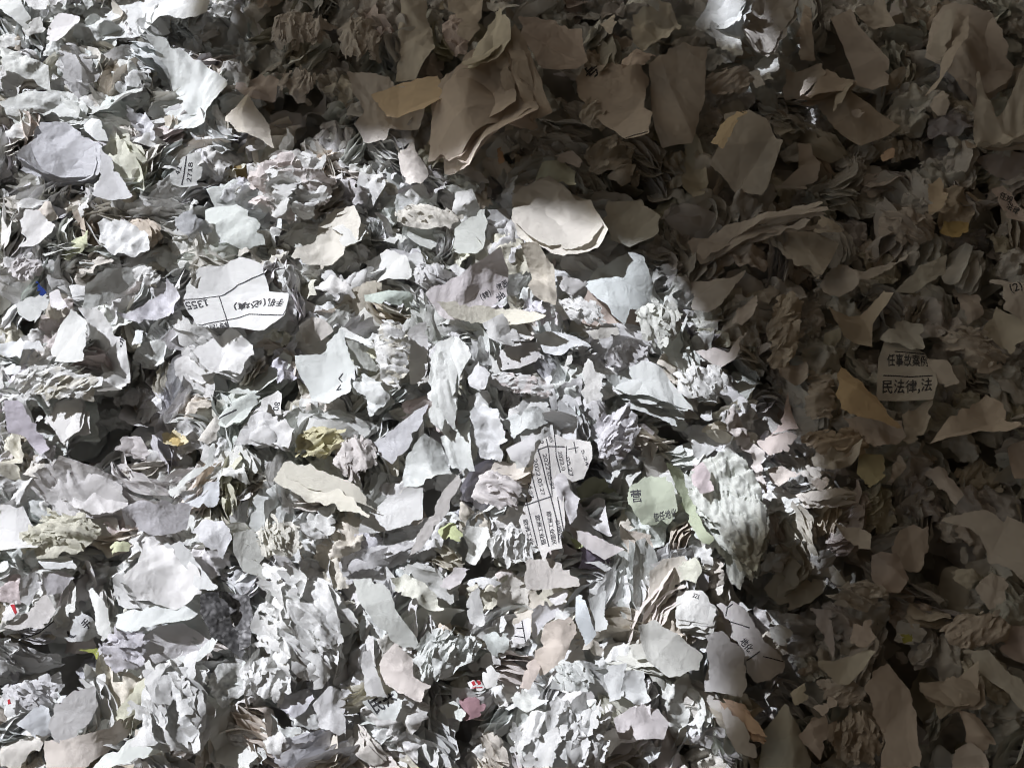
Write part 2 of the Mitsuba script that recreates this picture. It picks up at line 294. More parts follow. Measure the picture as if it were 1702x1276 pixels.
def sheet(tile, pts, label, col='W', lift=8, g=(0.15, -0.1), cr=(0.7, 6), bend=None, pl=None, curl=0.0, tear=0.42, n=1, fan=(3, 2), name='paper_scrap', cat='paper scrap', bsdf='paper', step=0.85, ink=(), tint=None):
    """A traced scrap; n > 1 adds layers below it, each shifted by fan pixels."""
    px = photo(tile, pts)
    sunny = LIT.contains(shapely.Point(px.mean(0)))
    lift = lift * (.72 if sunny else 1.05)
    g = g if sunny else (g[0] + .2, g[1] - .2)
    rng = np.random.default_rng(abs(hash_(label)))
    key = numbered(name)
    pl0 = Plane(px.mean(0), lift * 1e-3, g)
    poly = pl0.flat(px)
    p, f = flat_mesh(poly, step * 1e-3, tear * 1e-3, rng)
    if pl is None and cr[0] >= .2 and rng.random() < .6:
        pl = (rng.uniform(0, 180), rng.uniform(3, 6.5), min(.9, .25 + .6 * cr[0]) * rng.uniform(.5, 1.1))
    if bend is None:
        bend = (rng.uniform(0, 180), rng.normal(0, 22))
    z = relief(p, rng, (cr[0] * 1.6, cr[1] * .9), bend, pl, curl)
    c0 = np.asarray(COL[col] if isinstance(col, str) else col) * (1 + rng.normal(0, .025, 3) * .5)
    if 'speckled' in label:
        c0 = c0[None] * np.exp(rng.normal(0, .45 if c0[0] < .2 else .25, len(p)))[:, None]
    put(key, pl0.world(p, z), f, c0, bsdf)
    c0 = np.atleast_2d(c0).mean(0)
    describe(key, label, cat)
    placed.append((key, shapely.Polygon(px).buffer(0), label.split(',')[0]))
    for i in range(1, n):
        turned = rng.normal(0, .07)
        px2 = (px - px.mean(0)) @ np.array([[rng.uniform(.88, 1.06), turned], [-turned, rng.uniform(.88, 1.06)]]) * (1 - .01 * i) + px.mean(0) + np.array(fan) * i * rng.uniform(.7, 1.4) + rng.normal(0, 1.6, 2)
        pp = Plane(px2.mean(0), lift * 1e-3 - i * 0.95e-3, (g[0] + rng.normal(0, .06), g[1] + rng.normal(0, .06)))
        q, ff = flat_mesh(pp.flat(px2), step * 1.2e-3, tear * 1.5e-3, rng)
        zz = relief(q, rng, (cr[0] * .8, cr[1]), bend, pl, curl)
        put(numbered(key + '__layer'), pp.world(q, zz), ff, c0 * rng.uniform(.9, 1.03), bsdf)
    global LAST
    LAST = (pl0, p, z)
    if ink:
        inks(key, pl0, p, z, ink, tile)
    return key


def hash_(s):
    h = 7
    for ch in s:
        h = (h * 131 + ord(ch)) % 2147483647
    return h


def ribbon(pts, w):
    q = np.asarray(pts, float)
    return shapely.LineString(q).buffer(w / 2, cap_style='flat', quad_segs=1)


def inks(key, plane, p, z, ink, tile):
    """Print and pen strokes as their own thin geometry lying on the sheet: ('line', points, width px) or ('text', text, start, end, height px)."""
    by = {}
    for it in ink:
        red = it[0].startswith('red')
        kind = it[0].replace('red', '')
        if kind == 'line':
            g = [ribbon(photo(tile, it[1]), it[2])]
        elif kind == 'blot':
            g = [shapely.Polygon(photo(tile, it[1]))]
        else:
            _, s, a, b, h = it
            (ax, ay), (bx, by_) = photo(tile, [a])[0], photo(tile, [b])[0]
            total = sum(GLYPHS[c][0] for c in s)
            along = np.array([bx - ax, by_ - ay]); L = np.linalg.norm(along); along /= L
            up = np.array([along[1], -along[0]]) * ((h / OFF[tile][2] if OFF[tile][2] > 5 else h) / 20.0)
            sx, x, g = L / total, 0, []
            for c in s:
                w, rows = GLYPHS[c]
                cells = []
                for r, bits in enumerate(rows):
                    k, bits = 0, f'{bits:028b}'
                    while k < 28:
                        if bits[k] == '1':
                            e = k
                            while e < 28 and bits[e] == '1':
                                e += 1
                            cells.append(shapely.box(k, 21 - r, e, 22.02 - r))
                            k = e
                        k += 1
                if cells:
                    sh = shapely.union_all(cells).buffer(.25, quad_segs=1).simplify(.3)
                    sh = shapely.transform(sh, lambda q, x=x: np.array([ax, ay]) + ((q[:, :1] + x) * sx) * along + q[:, 1:] * up)
                    g.append(sh)
                x += w
        by.setdefault('red_ink' if red else 'ink', []).extend(g)
    lift = LinearNDInterpolator(Delaunay(p), z)
    for bs, geoms in by.items():
        V, F, k = [], [], 0
        for g in geoms:
            for q in getattr(g, 'geoms', [g]):
                if q.is_empty or q.area < .05:
                    continue
                v, f = trimesh.creation.triangulate_polygon(q, engine='earcut')
                v3 = np.hstack([v, np.zeros((len(v), 1))])
                v3, f = trimesh.remesh.subdivide_to_size(v3, np.asarray(f), 4.0, max_iter=12)
                uv = plane.flat(v3[:, :2])
                h = lift(uv)
                ok = np.isfinite(h)
                f = f[ok[f].all(1)]
                if len(f):
                    V.append(plane.world(uv, np.nan_to_num(h) + 0.00016)); F.append(f + k); k += len(v3)
        if V:
            part = numbered(key + ('__red_print' if bs == 'red_ink' else '__printing'))
            scene[part] = mikit.ply((np.vstack(V), np.vstack(F)), bs, smooth=False)


def wad(tile, c, r, label, col='W', lift=6, style='crumple', rot=0, leaves=10, squash=.75, lean=(0, 0), name='crumpled_paper_wad', cat='paper wad', tint2=None, bsdf='paper', rough=1.0):
    """A ball of crumpled paper; 'flaky' ones carry torn leaves that lie in layers."""
    c = photo(tile, [c])[0]; s = OFF[tile][2]
    rng = np.random.default_rng(hash_(label))
    key = numbered(name)
    o = at(c, lift * 1e-3)
    mm = 0.39 / 1702 * 1.02
    rx, ry = r[0] / s * mm, r[1] / s * mm
    base = min(rx, ry)
    rz = base * squash
    k = 15
    aa = np.linspace(0, 2 * np.pi, k, endpoint=False) + rng.normal(0, .1, k)
    ragged = rng.uniform(.78, 1.2, k)
    po = np.stack([np.cos(aa) * rx, np.sin(aa) * ry], 1) * ragged[:, None]
    p, f = flat_mesh(po, max(.00055, base / 26), .0005, rng)
    rho = np.hypot(p[:, 0] / rx, p[:, 1] / ry)

    def dome(q):
        return rz * (1.15 * np.sqrt(np.maximum(1 - .62 * np.minimum(q, 1.25) ** 2, 0)) - .55)
    z = dome(rho)
    lines = rng.uniform(0, 180)
    way = np.array([math.cos(math.radians(lines)), math.sin(math.radians(lines))])
    along = np.column_stack([p @ way / 2.6, p @ [-way[1], way[0]]])
    for sc, am in ((.62, .20), (.25, .10), (.10, .032)):
        z = z + rough * facets(along, max(sc * base, .0010), am * base, rng)
    if style == 'flaky':
        d = p @ [-way[1], way[0]] / base * 5 + 1.8 * meshkit.noise(np.column_stack([p / base * 1.7, p[:, 0] * 0]), 4)
        z = z + .07 * base * (d - np.floor(d)) * meshkit.noise(np.column_stack([p / base * 3, p[:, 0] * 0 + 4]), 8)
    R = np.array(T().rotate([0, 0, 1], rot).matrix)[:3, :3]
    V = np.column_stack([p, z]) @ R.T
    V[:, 2] += V[:, 0] * lean[0] + V[:, 1] * lean[1]
    c0 = np.asarray(COL[col] if isinstance(col, str) else col)
    cc = np.repeat(c0[None], len(V), 0)
    if tint2:
        k2 = np.clip((meshkit.noise(np.column_stack([p / base * 1.6, p[:, 0] * 0]), int(rng.integers(99))) - .55) * 6, 0, 1)[:, None]
        cc = cc * (1 - .8 * k2) + np.asarray(COL[tint2]) * .8 * k2
    put(key, V + o, f, cc, bsdf)
    describe(key, label, cat)
    a = np.linspace(0, 2 * np.pi, 24, endpoint=False)
    ring = np.stack([np.cos(a) * r[0] / s, np.sin(a) * r[1] / s], 1)
    cr_, sr_ = math.cos(math.radians(-rot)), math.sin(math.radians(-rot))
    placed.append((key, shapely.Polygon(ring @ np.array([[cr_, sr_], [-sr_, cr_]]) + c), label.split(',')[0]))
    for i in range(int(leaves * 1.25)):
        t = rng.uniform(0, 2 * np.pi); q = math.sqrt(rng.uniform(0.02, 1.0))
        xy = np.array([math.cos(t) * rx, math.sin(t) * ry]) * q
        slope = xy / [rx, ry] * .55
        side = np.array([-way[1], way[0]])
        roll = rng.normal(.5, .45) if style == 'flaky' else rng.normal(0, .75)
        nn = np.array([*(slope * .7 + side * np.tan(np.clip(roll, -1.25, 1.25))), 1.0]) + rng.normal(0, .2, 3)
        nn /= np.linalg.norm(nn)
        u = np.array([*way, 0]) + rng.normal(0, .4, 3); u -= (u @ nn) * nn; u /= np.linalg.norm(u); w = np.cross(nn, u)
        sz = base * rng.uniform(.26, .62) * (.9 if style == 'flaky' else 1.25)
        k = int(rng.integers(5, 9)); aa = np.linspace(0, 2 * np.pi, k, endpoint=False) + rng.normal(0, .25, k)
        po = np.stack([np.cos(aa), np.sin(aa) * rng.uniform(.25, .65)], 1) * sz * rng.uniform(.7, 1.2, (k, 1))
        lp, lf = flat_mesh(po, max(sz / 8, 0.0006), sz * .09, rng)
        lz = relief(lp, rng, (sz * 75, max(sz * 600, 1.4)), (rng.uniform(0, 180), rng.uniform(-.9, .5) / base), (90 + rng.normal(0, 15), sz * 450, sz * 70) if rng.random() < .6 else None)
        q3 = np.array([*xy, dome(np.array(q)) + rz * rng.uniform(.02, .2)]) + lp[:, :1] * u + lp[:, 1:] * w + lz[:, None] * nn
        q3 = q3 @ R.T
        q3[:, 2] += q3[:, 0] * lean[0] + q3[:, 1] * lean[1]
        put(numbered(key + '__leaf'), q3 + o, lf, (np.asarray(COL[tint2]) if tint2 and rng.random() < .25 else c0) * rng.uniform(.9, 1.06), bsdf)
    return key

BR, MD, GY, DK, FL = (0.28, -0.18), (-0.12, 0.1), (-0.5, 0.35), (-0.8, 0.55), (0.05, -0.02)
S, W = sheet, wad
BUN = dict(name='paper_bundle', cat='paper bundle')
STR = dict(name='paper_strip', cat='paper strip')
PRI = dict(name='printed_paper_scrap', cat='printed paper')
KRA = dict(name='kraft_paper_scrap', cat='paper scrap')

# ---- upper left, in the sun
S(0, [400,-60,1070,-60,1065,20,1045,80,980,110,820,100,640,140,480,190,430,150,420,80], 'broad smooth white sheet, washed out by sun at the top edge of the heap', 'W', 16, BR, (.45, 8), (20, 8))
S(0, [820,300,900,280,1020,330,1120,390,1150,450,1060,490,1040,590,960,640,820,640,710,550,830,470,850,380], 'bright white folded sheet, half of it crossing into the shade', 'W', 13, (.3,-.1), (.7, 9), (60, 14))
S(0, [90,800,170,700,200,610,330,600,400,660,500,740,510,830,480,880,290,880], 'lavender grey block of pressed paper, with a shaded front edge', 'L', 15, MD, (.35, 7), n=8, fan=(0, 2.2), **BUN)
S(0, [500,740,530,770,670,980,560,1005,460,980,500,870], 'pale grey triangular scrap, beside the lavender block', 'w', 16, (-.1,-.1), (.1, 8))
S(0, [100,1090,140,1065,200,1060,265,1110,250,1150,150,1220,95,1230,120,1150], 'bright white mushroom shaped scrap, at the left above the middle', 'W', 12, BR, (.2, 6), (0, -20))
S(0, [500,1120,540,1090,640,1110,700,1150,740,1170,740,1230,640,1270,540,1260,490,1200], 'crinkled white square scrap, left of the middle', 'W', 12, BR, (.8, 4))
S(0, [1010,1030,1170,1005,1290,1100,1320,1210,1190,1230,1100,1200,1080,1150,1020,1100], 'greenish white scrap with fine wrinkles, below the olive curl', 'G', 14, (.2,.05), (.25, 5), pl=(70, 1.6, .12), tear=.5)
S(0, [870,1090,960,1050,1090,1180,1060,1210,950,1190,870,1130], 'mauve white scrap tucked under, left of the wrinkled greenish one', 'L', 10, GY, (.2, 6))
W(0, (1450, 930), (200, 185), 'flaky white ball of matted shreds, in the upper left middle', 'W', 12, 'flaky', 20, 34, .8, tint2='P')
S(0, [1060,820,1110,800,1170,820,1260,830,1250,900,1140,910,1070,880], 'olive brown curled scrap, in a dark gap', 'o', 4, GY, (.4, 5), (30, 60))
S(0, [1085,835,1120,825,1170,850,1170,890,1100,880], 'small ochre flake, lying in the olive curl', (.65,.62,.53), 8, FL, (.2, 4), (10, -60))
S(0, [410,610,440,560,510,610,530,690,480,700,420,650], 'small bright leaf shaped scrap, above the grey triangle', 'G', 18, BR, (.15, 5))
S(0, [1130,600,1150,540,1200,490,1260,510,1300,570,1290,640,1170,650], 'tan leaf shaped scrap, at the edge of the shade', 'T', 10, (.3,-.2), (.4, 5), (0, -25))
S(0, [0,540,150,460,320,440,450,540,400,580,200,560,0,600], 'fan of narrow white leaves, at the left edge', 'W', 10, (.2,.35), (.4, 6), pl=(75, 2.2, .7), n=6, fan=(2, 3.2), **BUN)
S(0, [290,1276,310,1200,380,1175,460,1180,440,1230,330,1290], 'pale yellow green crumpled strip, left of the middle', (.56,.58,.42), 9, FL, (.6, 4), **STR)
S(0, [175,1035,250,1000,285,1080,240,1100], 'small brown ochre shred, left of the pale pink flakes', (.65,.60,.54), 9, MD, (.5, 3))
S(0, [1340,580,1420,550,1530,570,1520,620,1420,650,1360,630], 'curled slate grey scrap, half sunk in the dark hollow', 'd', 2, GY, (.3, 5), (90, 50))
S(0, [1300,640,1360,600,1420,640,1480,720,1440,790,1340,760], 'white crumple rising from the dark hollow edge', 'w', 6, (.4,-.2), (1.0, 5), pl=(40,3,.8))
S(0, [845,870,900,780,1000,765,1010,850,985,920,900,940,850,920], 'small printed scrap with faded grey lines, beside the olive curl', 'w', 12, (-.2,.1), (.2, 6), ink=[('line',[930,770,905,925],2),('text','2718',(950,905),(960,810),9),('text','41',(890,870),(905,830),9)], **PRI)
S(0, [240,150,290,80,380,70,400,140,290,200,230,210], 'white tongue shaped scrap, left below the washed out sheet', 'W', 15, BR, (.2, 7), (40, -20))
S(0, [-40,-20,100,-20,130,60,110,110,0,60,-40,50], 'plain white scrap, in the top left corner', 'W', 14, BR, (.2, 7))
S(0, [125,-20,250,-20,230,50,140,40], 'rounded white scrap, second along the top edge from the left', 'W', 14, FL, (.2, 6), (0, -25))
S(0, [110,100,200,90,230,150,140,190,110,150], 'grey white cup shaped scrap, near the top left corner', 'w', 12, MD, (.4, 5), (20, 60))
S(0, [0,240,70,230,150,300,240,330,230,420,120,380,20,360], 'dull white scrap with curled rim, on the left near the top', 'W', 12, FL, (.6, 5), (20, 20))
S(0, [560,620,640,700,730,790,690,840,600,800,570,720], 'grey shadowed scrap, right of the grey triangle', 'D', 7, DK, (.2, 6))
S(0, [640,540,720,560,780,640,770,700,680,660,640,600], 'lilac white crumple, below the bright folded sheet', 'L', 12, FL, (.8, 4), (40, -30))
S('F', [545,350,590,345,605,375,600,405,560,432,510,437,485,430,520,395], 'broad cream scrap, right of the flaky ball', 'C', 14, (.15,-.05), (.35, 7), (40, 10), tear=.45)
S('F', [548,372,580,352,607,370,600,395,575,408], 'white folded corner, resting on the cream scrap', 'W', 17, (.35,-.3), (.2, 6))

# ---- the middle of the top, in the warm shade
S(1, [260,400,280,180,300,-40,410,-40,430,120,470,250,420,330,380,415], 'tall tan strip standing, left of the large brown wedge', 'T', 10, (.1,.45), (.35, 8), (0, -22))
S(1, [45,385,170,380,320,435,440,560,380,640,240,640,215,720,130,725,80,650,110,540,60,470], 'grey tan sheet whose lower tip catches the sun', 't', 9, (0,.2), (.25, 9), (90, 6))
S(1, [155,490,300,430,490,385,500,495,410,550,215,550], 'smooth buff pointed strip, left of the large brown wedge', (.70,.58,.42), 14, (.1,-.35), (.08, 9), **STR)
S(1, [820,205,870,330,960,480,990,570,930,650,780,710,640,840,450,755,480,620,540,500,640,390,720,300], 'large brown wedge of stacked sheets, peak pointing up', (.66,.60,.52), 20, (.15,.0), (.19, 12), [(35, -34), (125, 10)], n=5, fan=(-5, -2.4), **BUN)
S(1, [815,85,855,135,832,195,745,275,640,380,612,335,690,225], 'pale tan folded strip, along the left edge of the brown wedge', (.66,.61,.53), 25, (.3,-.1), (.4, 7), (45, 40), pl=(45, 5, .5), n=3, fan=(-4, -1), **STR)
S(1, [860,125,935,250,985,390,1045,548,985,565,930,440,880,320,832,200], 'folded layers along the right edge of the brown wedge', (.65,.58,.50), 25, (-.3,.2), (.3, 8), (20, 25), n=5, fan=(-7, 1), **BUN)
S(1, [880,90,1060,95,1190,150,1220,300,1170,350,1000,380,960,300,900,200], 'grey brown flat sheet, behind the large brown wedge on its right', (.65,.58,.53), 12, (-.1,.3), (.25, 10))
S(1, [1210,400,1360,360,1480,350,1525,390,1500,500,1540,530,1530,690,1420,720,1290,580,1180,490,1170,440], 'tan scrap with one printed character near its top left corner', (.65,.59,.52), 14, (0,-.25), (.15, 9), tear=.5, ink=[('text','号',(1235,445),(1295,395),17),('line',[1410,718,1460,690,1525,675],1.6)], **PRI)
S('F', [1078,105,1135,75,1175,80,1172,160,1150,240,1100,250,1085,200], 'dark grey brown upright sheet, right of the tan printed scrap', (.65,.61,.55), 10, (-.15,.3), (.25, 9))
W(1, (1250, 590), (80, 95), 'small tan crumpled lump, below the tan printed scrap', (.65,.62,.56), 12, 'crumple', 10, 8, .8)
W(1, (1330, 790), (120, 120), 'olive tan crumpled lump, in the shade below the printed scrap', (.65,.62,.56), 8, 'crumple', 30, 10, .7)
S(1, [850,980,880,950,1040,890,1180,980,1240,1000,1330,1200,1280,1270,1100,1290,930,1200,850,1120], 'large cream scrap, lit only on its lower side', (.67,.63,.58), 17, (.1,-.1), (.32, 7), (110, 16), pl=(75, 9, .6), n=2, fan=(-5, -4))
S(1, [1320,1010,1490,985,1590,1090,1585,1190,1430,1230,1340,1190,1300,1100], 'flat grey tan scrap, right of the half lit cream scrap', 't', 12, (-.05,.1), (.12, 9), tear=.4)
S(1, [570,1140,720,1040,715,1240,650,1270,550,1265], 'smooth pale green grey square scrap, left of the half lit cream scrap', 'G', 14, (.0,.0), (.1, 8))
W(1, (430, 1080), (170, 65), 'ochre white matted lump, at the edge of the shade', (.65,.63,.57), 10, 'flaky', -8, 16, .6)
S(1, [290,760,350,720,420,830,400,930,340,930,290,830], 'pinkish white bent scrap, above the matted ochre lump', 'P', 12, (.2,-.2), (.5, 5), (0, -30))
S(1, [775,750,800,725,805,810,780,820], 'tiny orange tan strip, below the large brown wedge', (.62,.42,.26), 14, (.2,-.3), (.05, 5), **STR)
S(1, [940,900,1000,820,1100,800,1160,860,1180,960,1050,890], 'olive bent scrap, above the half lit cream scrap', (.65,.65,.53), 10, (0,.2), (.3, 7), (30, -20))
S(1, [730,1040,830,1030,870,1180,840,1230,725,1235], 'charcoal grey scrap, in shadow right of the pale green grey square', 'd', 4, GY, (.2, 8))
S(1, [1060,770,1150,750,1200,800,1180,830,1090,810], 'small pinkish tan oval scrap, right of the olive bent one', (.65,.58,.54), 14, (.1,-.1), (.1, 6), (0, -30))
S(1, [500,120,540,60,640,100,610,270,560,260,510,200], 'reddish brown crumpled scrap, left of the large brown wedge', (.65,.58,.54), 9, (.1,.1), (.9, 4))
S(1, [520,-30,700,-30,690,150,650,240,590,200,600,90,530,40], 'dull brown flat sheet, at the top edge above the brown wedge', 'K', 12, (0,.3), (.3, 9))
S(1, [1450,110,1560,50,1640,40,1690,110,1640,220,1560,210,1480,240,1440,180], 'tan rounded scrap with a folded rim, high in the middle right', 'T', 12, (.1,-.15), (.7, 6), (10, -20))
S(1, [1390,300,1450,240,1560,250,1500,320,1400,350], 'small rosy tan crumple, above the tan printed scrap', (.65,.56,.51), 14, (.2,-.25), (.5, 4))
S(1, [1290,130,1360,60,1370,110,1330,160], 'little bright tan triangle, near the top in the middle right', (.65,.61,.54), 16, (.3,-.4), (.1, 5))
S(1, [1370,20,1420,-20,1480,15,1560,-20,1570,30,1490,45], 'ragged white flake, at the top edge under the gap light', 'W', 14, BR, (.4, 5))
S(1, [600,370,620,330,560,350,525,420,510,500,560,470], 'small tan fold, at the left foot of the large brown wedge', (.65,.61,.57), 17, (.1,.1), (.1, 7))
W(1, (100, 200), (110, 150), 'dusky tan matted lump, near the top left of the shade', (.65,.61,.56), 8, 'flaky', 10, 20, .7)
W(0, (1500, 150), (170, 110), 'brown grey matted lump, at the top of the shade near its left edge', (.65,.61,.57), 8, 'flaky', 0, 22, .6)
W(0, (1490, 430), (110, 80), 'brown crumpled lump, left above the grey tan sheet', (.65,.61,.57), 8, 'crumple', 0, 12, .7)
S(0, [1180,390,1300,360,1390,400,1370,500,1240,510,1170,450], 'dark taupe scrap, left of the brown crumpled lump', (.65,.59,.54), 7, (-.1,.2), (.4, 6))

# ---- upper right, in the shade
S(2, [60,130,160,-40,330,-40,300,60,290,150,270,180,160,165], 'creased white sheet, lit through a gap at the top right', 'w', 19, (.15,.15), (.8, 7), pl=(50, 6, 1.0), n=3, fan=(3, 4))
S(2, [290,-40,560,-40,540,100,430,250,380,280,310,262,280,170], 'pale tan folded sheet, right half of the gap lit paper', (.65,.62,.58), 20, (-.35,.2), (.8, 7), (20, 30), pl=(20, 6, .8), n=3, fan=(4, 3))
S(2, [140,160,280,170,300,265,230,262,180,230], 'white crumpled flap with a pen mark, under the gap lit paper', 'W', 19, (.1,-.1), (.8, 5), ink=[('line',[180,165,195,150,205,165],2)])
S(2, [370,290,470,262,485,340,440,380,460,425,390,430,360,350], 'bright ragged flake, just below the gap lit sheet', 'W', 20, (.2,-.25), (.3, 4), tear=.5)
S(2, [330,355,375,345,412,415,365,437], 'small white rectangle, left of the bright ragged flake', 'W', 22, (.1,-.2), (.05, 5), **STR)
W(2, (240, 410), (140, 90), 'grey tan flaky lump, below the gap lit sheet', (.65,.60,.55), 10, 'flaky', 10, 14, .6)
S(2, [740,90,840,40,880,130,960,220,1030,300,1020,440,940,460,870,430,800,220], 'long brown tan strip, leaning near the top right', (.65,.62,.57), 16, (-.1,.3), (.12, 9), (60, -8), **KRA)
S(2, [495,450,520,340,700,330,720,380,600,480,510,520], 'grey olive flat scrap, left below the long brown strip', (.65,.61,.52), 10, (0,.15), (.25, 8))
S(2, [550,520,640,440,720,360,850,400,830,430,700,480,610,535], 'tan bent strip, crossing the foot of the long brown strip', (.65,.59,.51), 17, (.1,-.3), (.2, 7), (60, 25), n=3, fan=(4, 3), **STR)
S(2, [750,540,760,470,840,400,850,420,790,510], 'small pale tan sliver, right of the bent strip', (.65,.60,.53), 19, (.3,-.3), (.1, 5), **STR)
S(2, [650,510,740,440,830,470,1000,560,1090,590,1030,640,890,700,760,640], 'grey tan pointed sheet, with a paler oval spot', (.65,.60,.52), 12, (0,.1), (.25, 9), tear=.3)
S(2, [835,550,880,535,907,560,890,592,840,588], 'pale oval flake, on the grey tan pointed sheet', (.65,.61,.56), 16, (0,.05), (.1, 6))
S(2, [210,580,330,540,420,580,470,690,500,700,440,870,400,965,290,960,140,820,180,740], 'large brown tan sheet, hanging in the upper right', (.65,.62,.57), 17, (.0,.3), (.2, 10), (15, -8), **KRA)
S(2, [145,700,200,620,270,540,320,560,200,728], 'bright buff strip, laid over the top of the hanging brown sheet', (.68,.56,.40), 24, (.1,-.3), (.05, 9), ink=[('line',[292,552,306,562],1.6),('line',[300,542,314,552],1.6),('line',[285,545,290,549],1.6)], **STR)
S(2, [1210,270,1260,60,1300,30,1420,50,1530,90,1590,190,1650,310,1600,420,1480,520,1380,440,1320,370,1270,320], 'broad brown fan shaped sheet, in the top right corner', (.65,.61,.57), 14, (-.1,.2), (.25, 9), pl=(20, 9, .8), n=3, fan=(4, 3), **KRA)
S(2, [1225,270,1240,200,1300,90,1370,60,1330,200,1285,310], 'rosy tan strip, left on the brown fan sheet', (.65,.61,.57), 18, (.2,-.05), (.1, 9), **STR)
S(2, [1200,440,1280,380,1300,290,1400,110,1425,90,1420,170,1340,330,1260,420], 'curving pink tan strip, across the brown fan sheet', (.65,.57,.52), 21, (.25,-.2), (.1, 8), (30, -20), **STR)
S(2, [1230,530,1290,440,1340,490,1310,560,1270,568], 'dull tan block scrap, below the brown fan sheet', (.65,.61,.57), 12, (.1,-.1), (.15, 6))
S(2, [1440,650,1480,535,1560,600,1720,500,1720,690,1600,700,1480,712], 'crinkled cream scrap, at the right edge near the top', (.65,.60,.53), 15, (.15,-.25), (1.0, 5))
S(2, [1440,790,1600,755,1720,760,1720,920,1560,880], 'dark mauve flat sheet, at the right edge in the upper part', 'M', 6, (-.1,.3), (.15, 10))
S(2, [1410,720,1560,730,1720,715,1720,740,1420,745], 'thin grey edge of a sheet, seen at the right edge below the cream scrap', 'K', 11, (0,-.1), (.1, 8), **STR)
W(2, (1060, 750), (150, 85), 'olive tan crumpled lump, right of the middle of the upper shade', (.65,.62,.56), 8, 'crumple', 8, 12, .65)
S(2, [990,770,1050,740,1062,790,1000,806], 'peach flake, on the olive tan lump', (.64,.48,.36), 19, (.1,-.2), (.15, 5))
S(2, [580,730,640,720,690,830,680,880,590,985,540,960,430,960,500,900,580,830], 'angular tan scrap, right of the hanging brown sheet', (.65,.62,.57), 11, (0,.15), (.3, 8))
S(2, [20,1215,270,1100,480,1060,720,1040,730,1062,400,1110,220,1200,60,1280], 'long grey fanned bundle, pointing into the sunlight', (.65,.61,.57), 15, (0,.1), (.2, 8), n=6, fan=(2, 4), **BUN)
S('F', [1245,390,1350,380,1397,397,1382,430,1365,462,1320,440,1290,415], 'wide olive grey sheet, at the end of the long fanned bundle', (.65,.62,.53), 14, (-.05,.15), (.12, 11), **KRA)
S(2, [660,1140,690,1080,760,1110,845,1140,700,1167], 'small tan folded wedge, above the wide olive grey sheet', (.65,.60,.52), 18, (.05,-.15), (.2, 6))
S(2, [1280,1150,1300,1110,1430,1105,1425,1170,1370,1190], 'ochre yellow scrap, in the right shade', (.52,.40,.19), 14, (.05,-.05), (.2, 6))
W(2, (1120, 1130), (140, 110), 'rosy brown crumpled lump, left of the ochre scrap', (.65,.61,.57), 8, 'crumple', 0, 14, .7)
S(2, [1540,950,1600,920,1710,1050,1700,1120,1620,1090], 'pinkish scrap with rows of small dark print, at the right edge', (.65,.58,.55), 14, (-.05,.1), (.15, 7), ink=[('text','任规',(1575,985),(1640,1010),12),('text','法律',(1610,1030),(1670,1065),12)], **PRI)
S(2, [1220,930,1280,910,1320,980,1300,1040,1230,1060], 'orange tan flap, above the ochre scrap', (.62,.53,.41), 15, (.1,-.1), (.2, 6))
S(2, [575,170,600,20,640,60,660,300,590,320], 'brown upright sliver, left of the long brown strip', (.65,.58,.52), 13, (.2,.2), (.3, 8), (0, -30), **STR)
S(2, [860,60,1000,-20,1060,130,960,140,880,100], 'dark folded tan leaf, above the long brown strip', (.65,.61,.56), 11, (0,.2), (.4, 7), pl=(80, 5, .8))
S(2, [440,570,540,600,560,640,470,690], 'dusky scrap, between the hanging brown sheet and the angular tan one', (.65,.62,.56), 8, (-.1,.1), (.3, 6))
S(2, [0,600,90,700,130,900,90,1050,30,990,10,800], 'dark olive bent scrap, left of the hanging brown sheet', (.65,.63,.53), 8, (.2,.2), (.5, 7), (0, 20))
S(2, [1650,330,1720,340,1720,430,1660,400], 'small brown scrap, at the right edge beside the brown fan', (.65,.61,.57), 11, (0,0), (.3, 6))

# ---- left middle, in the sun
S(3, [410,260,430,140,520,70,700,40,755,50,740,75,640,160,520,240,450,270], 'grey blade shaped scrap, left above the boulder', 'w', 17, (-.55,.3), (.15, 8), (120, -12))
S(3, [915,230,930,150,1000,70,1200,15,1310,50,1335,170,1440,195,1450,260,1430,330,1330,400,1190,372,1000,372,950,300], 'white form with ruled boxes and upside down handwriting', 'W', 18, (.12,-.12), (.25, 11), tear=.25,
  ink=[('line',[925,228,1085,180,1180,130,1320,92],1.7),('line',[1080,182,1145,362],1.7),('line',[985,372,1125,325,1240,290,1330,310,1425,326],1.7),('line',[1450,215,1448,270,1425,326],1.4),
       ('text','手机',(1425,235),(1335,215),15),('text','(必填)',(1325,212),(1150,225),14),('text','1355',(1028,205),(925,245),17),('text','转信地',(1140,335),(1000,382),13)], **PRI)
S(3, [250,470,290,370,370,272,430,330,430,440,412,520,330,530,270,520], 'smooth white dome of paper, the boulder like lump at the left', 'W', 20, (.2,-.15), (.1, 10), [(0, -22), (90, -16)])
S(3, [370,272,500,290,580,390,630,430,635,640,620,760,530,775,500,640,490,500,430,450,430,330], 'creased white sheet falling down the right side of the dome', 'W', 17, (-.08,-.1), (.7, 6), (10, -12), pl=(15, 5, .5), ink=[('text','任',(420,440),(455,432),14),('text','号',(585,435),(612,452),16)], **PRI)
W(3, (290, 640), (210, 90), 'flaky white slab of pressed shreds, below the dome', 'W', 10, 'flaky', -6, 40, .8, tint2='C')
S(3, [210,820,290,740,380,700,415,780,405,880,290,910,260,850], 'white angular scrap, under the flaky slab', 'W', 15, (.22,-.2), (.2, 7), n=3, fan=(4, 1))
S(3, [405,700,460,665,500,800,490,930,380,945,420,800], 'pale green white strip, right of the angular scrap', 'G', 12, (.05,-.2), (.3, 6), **STR)
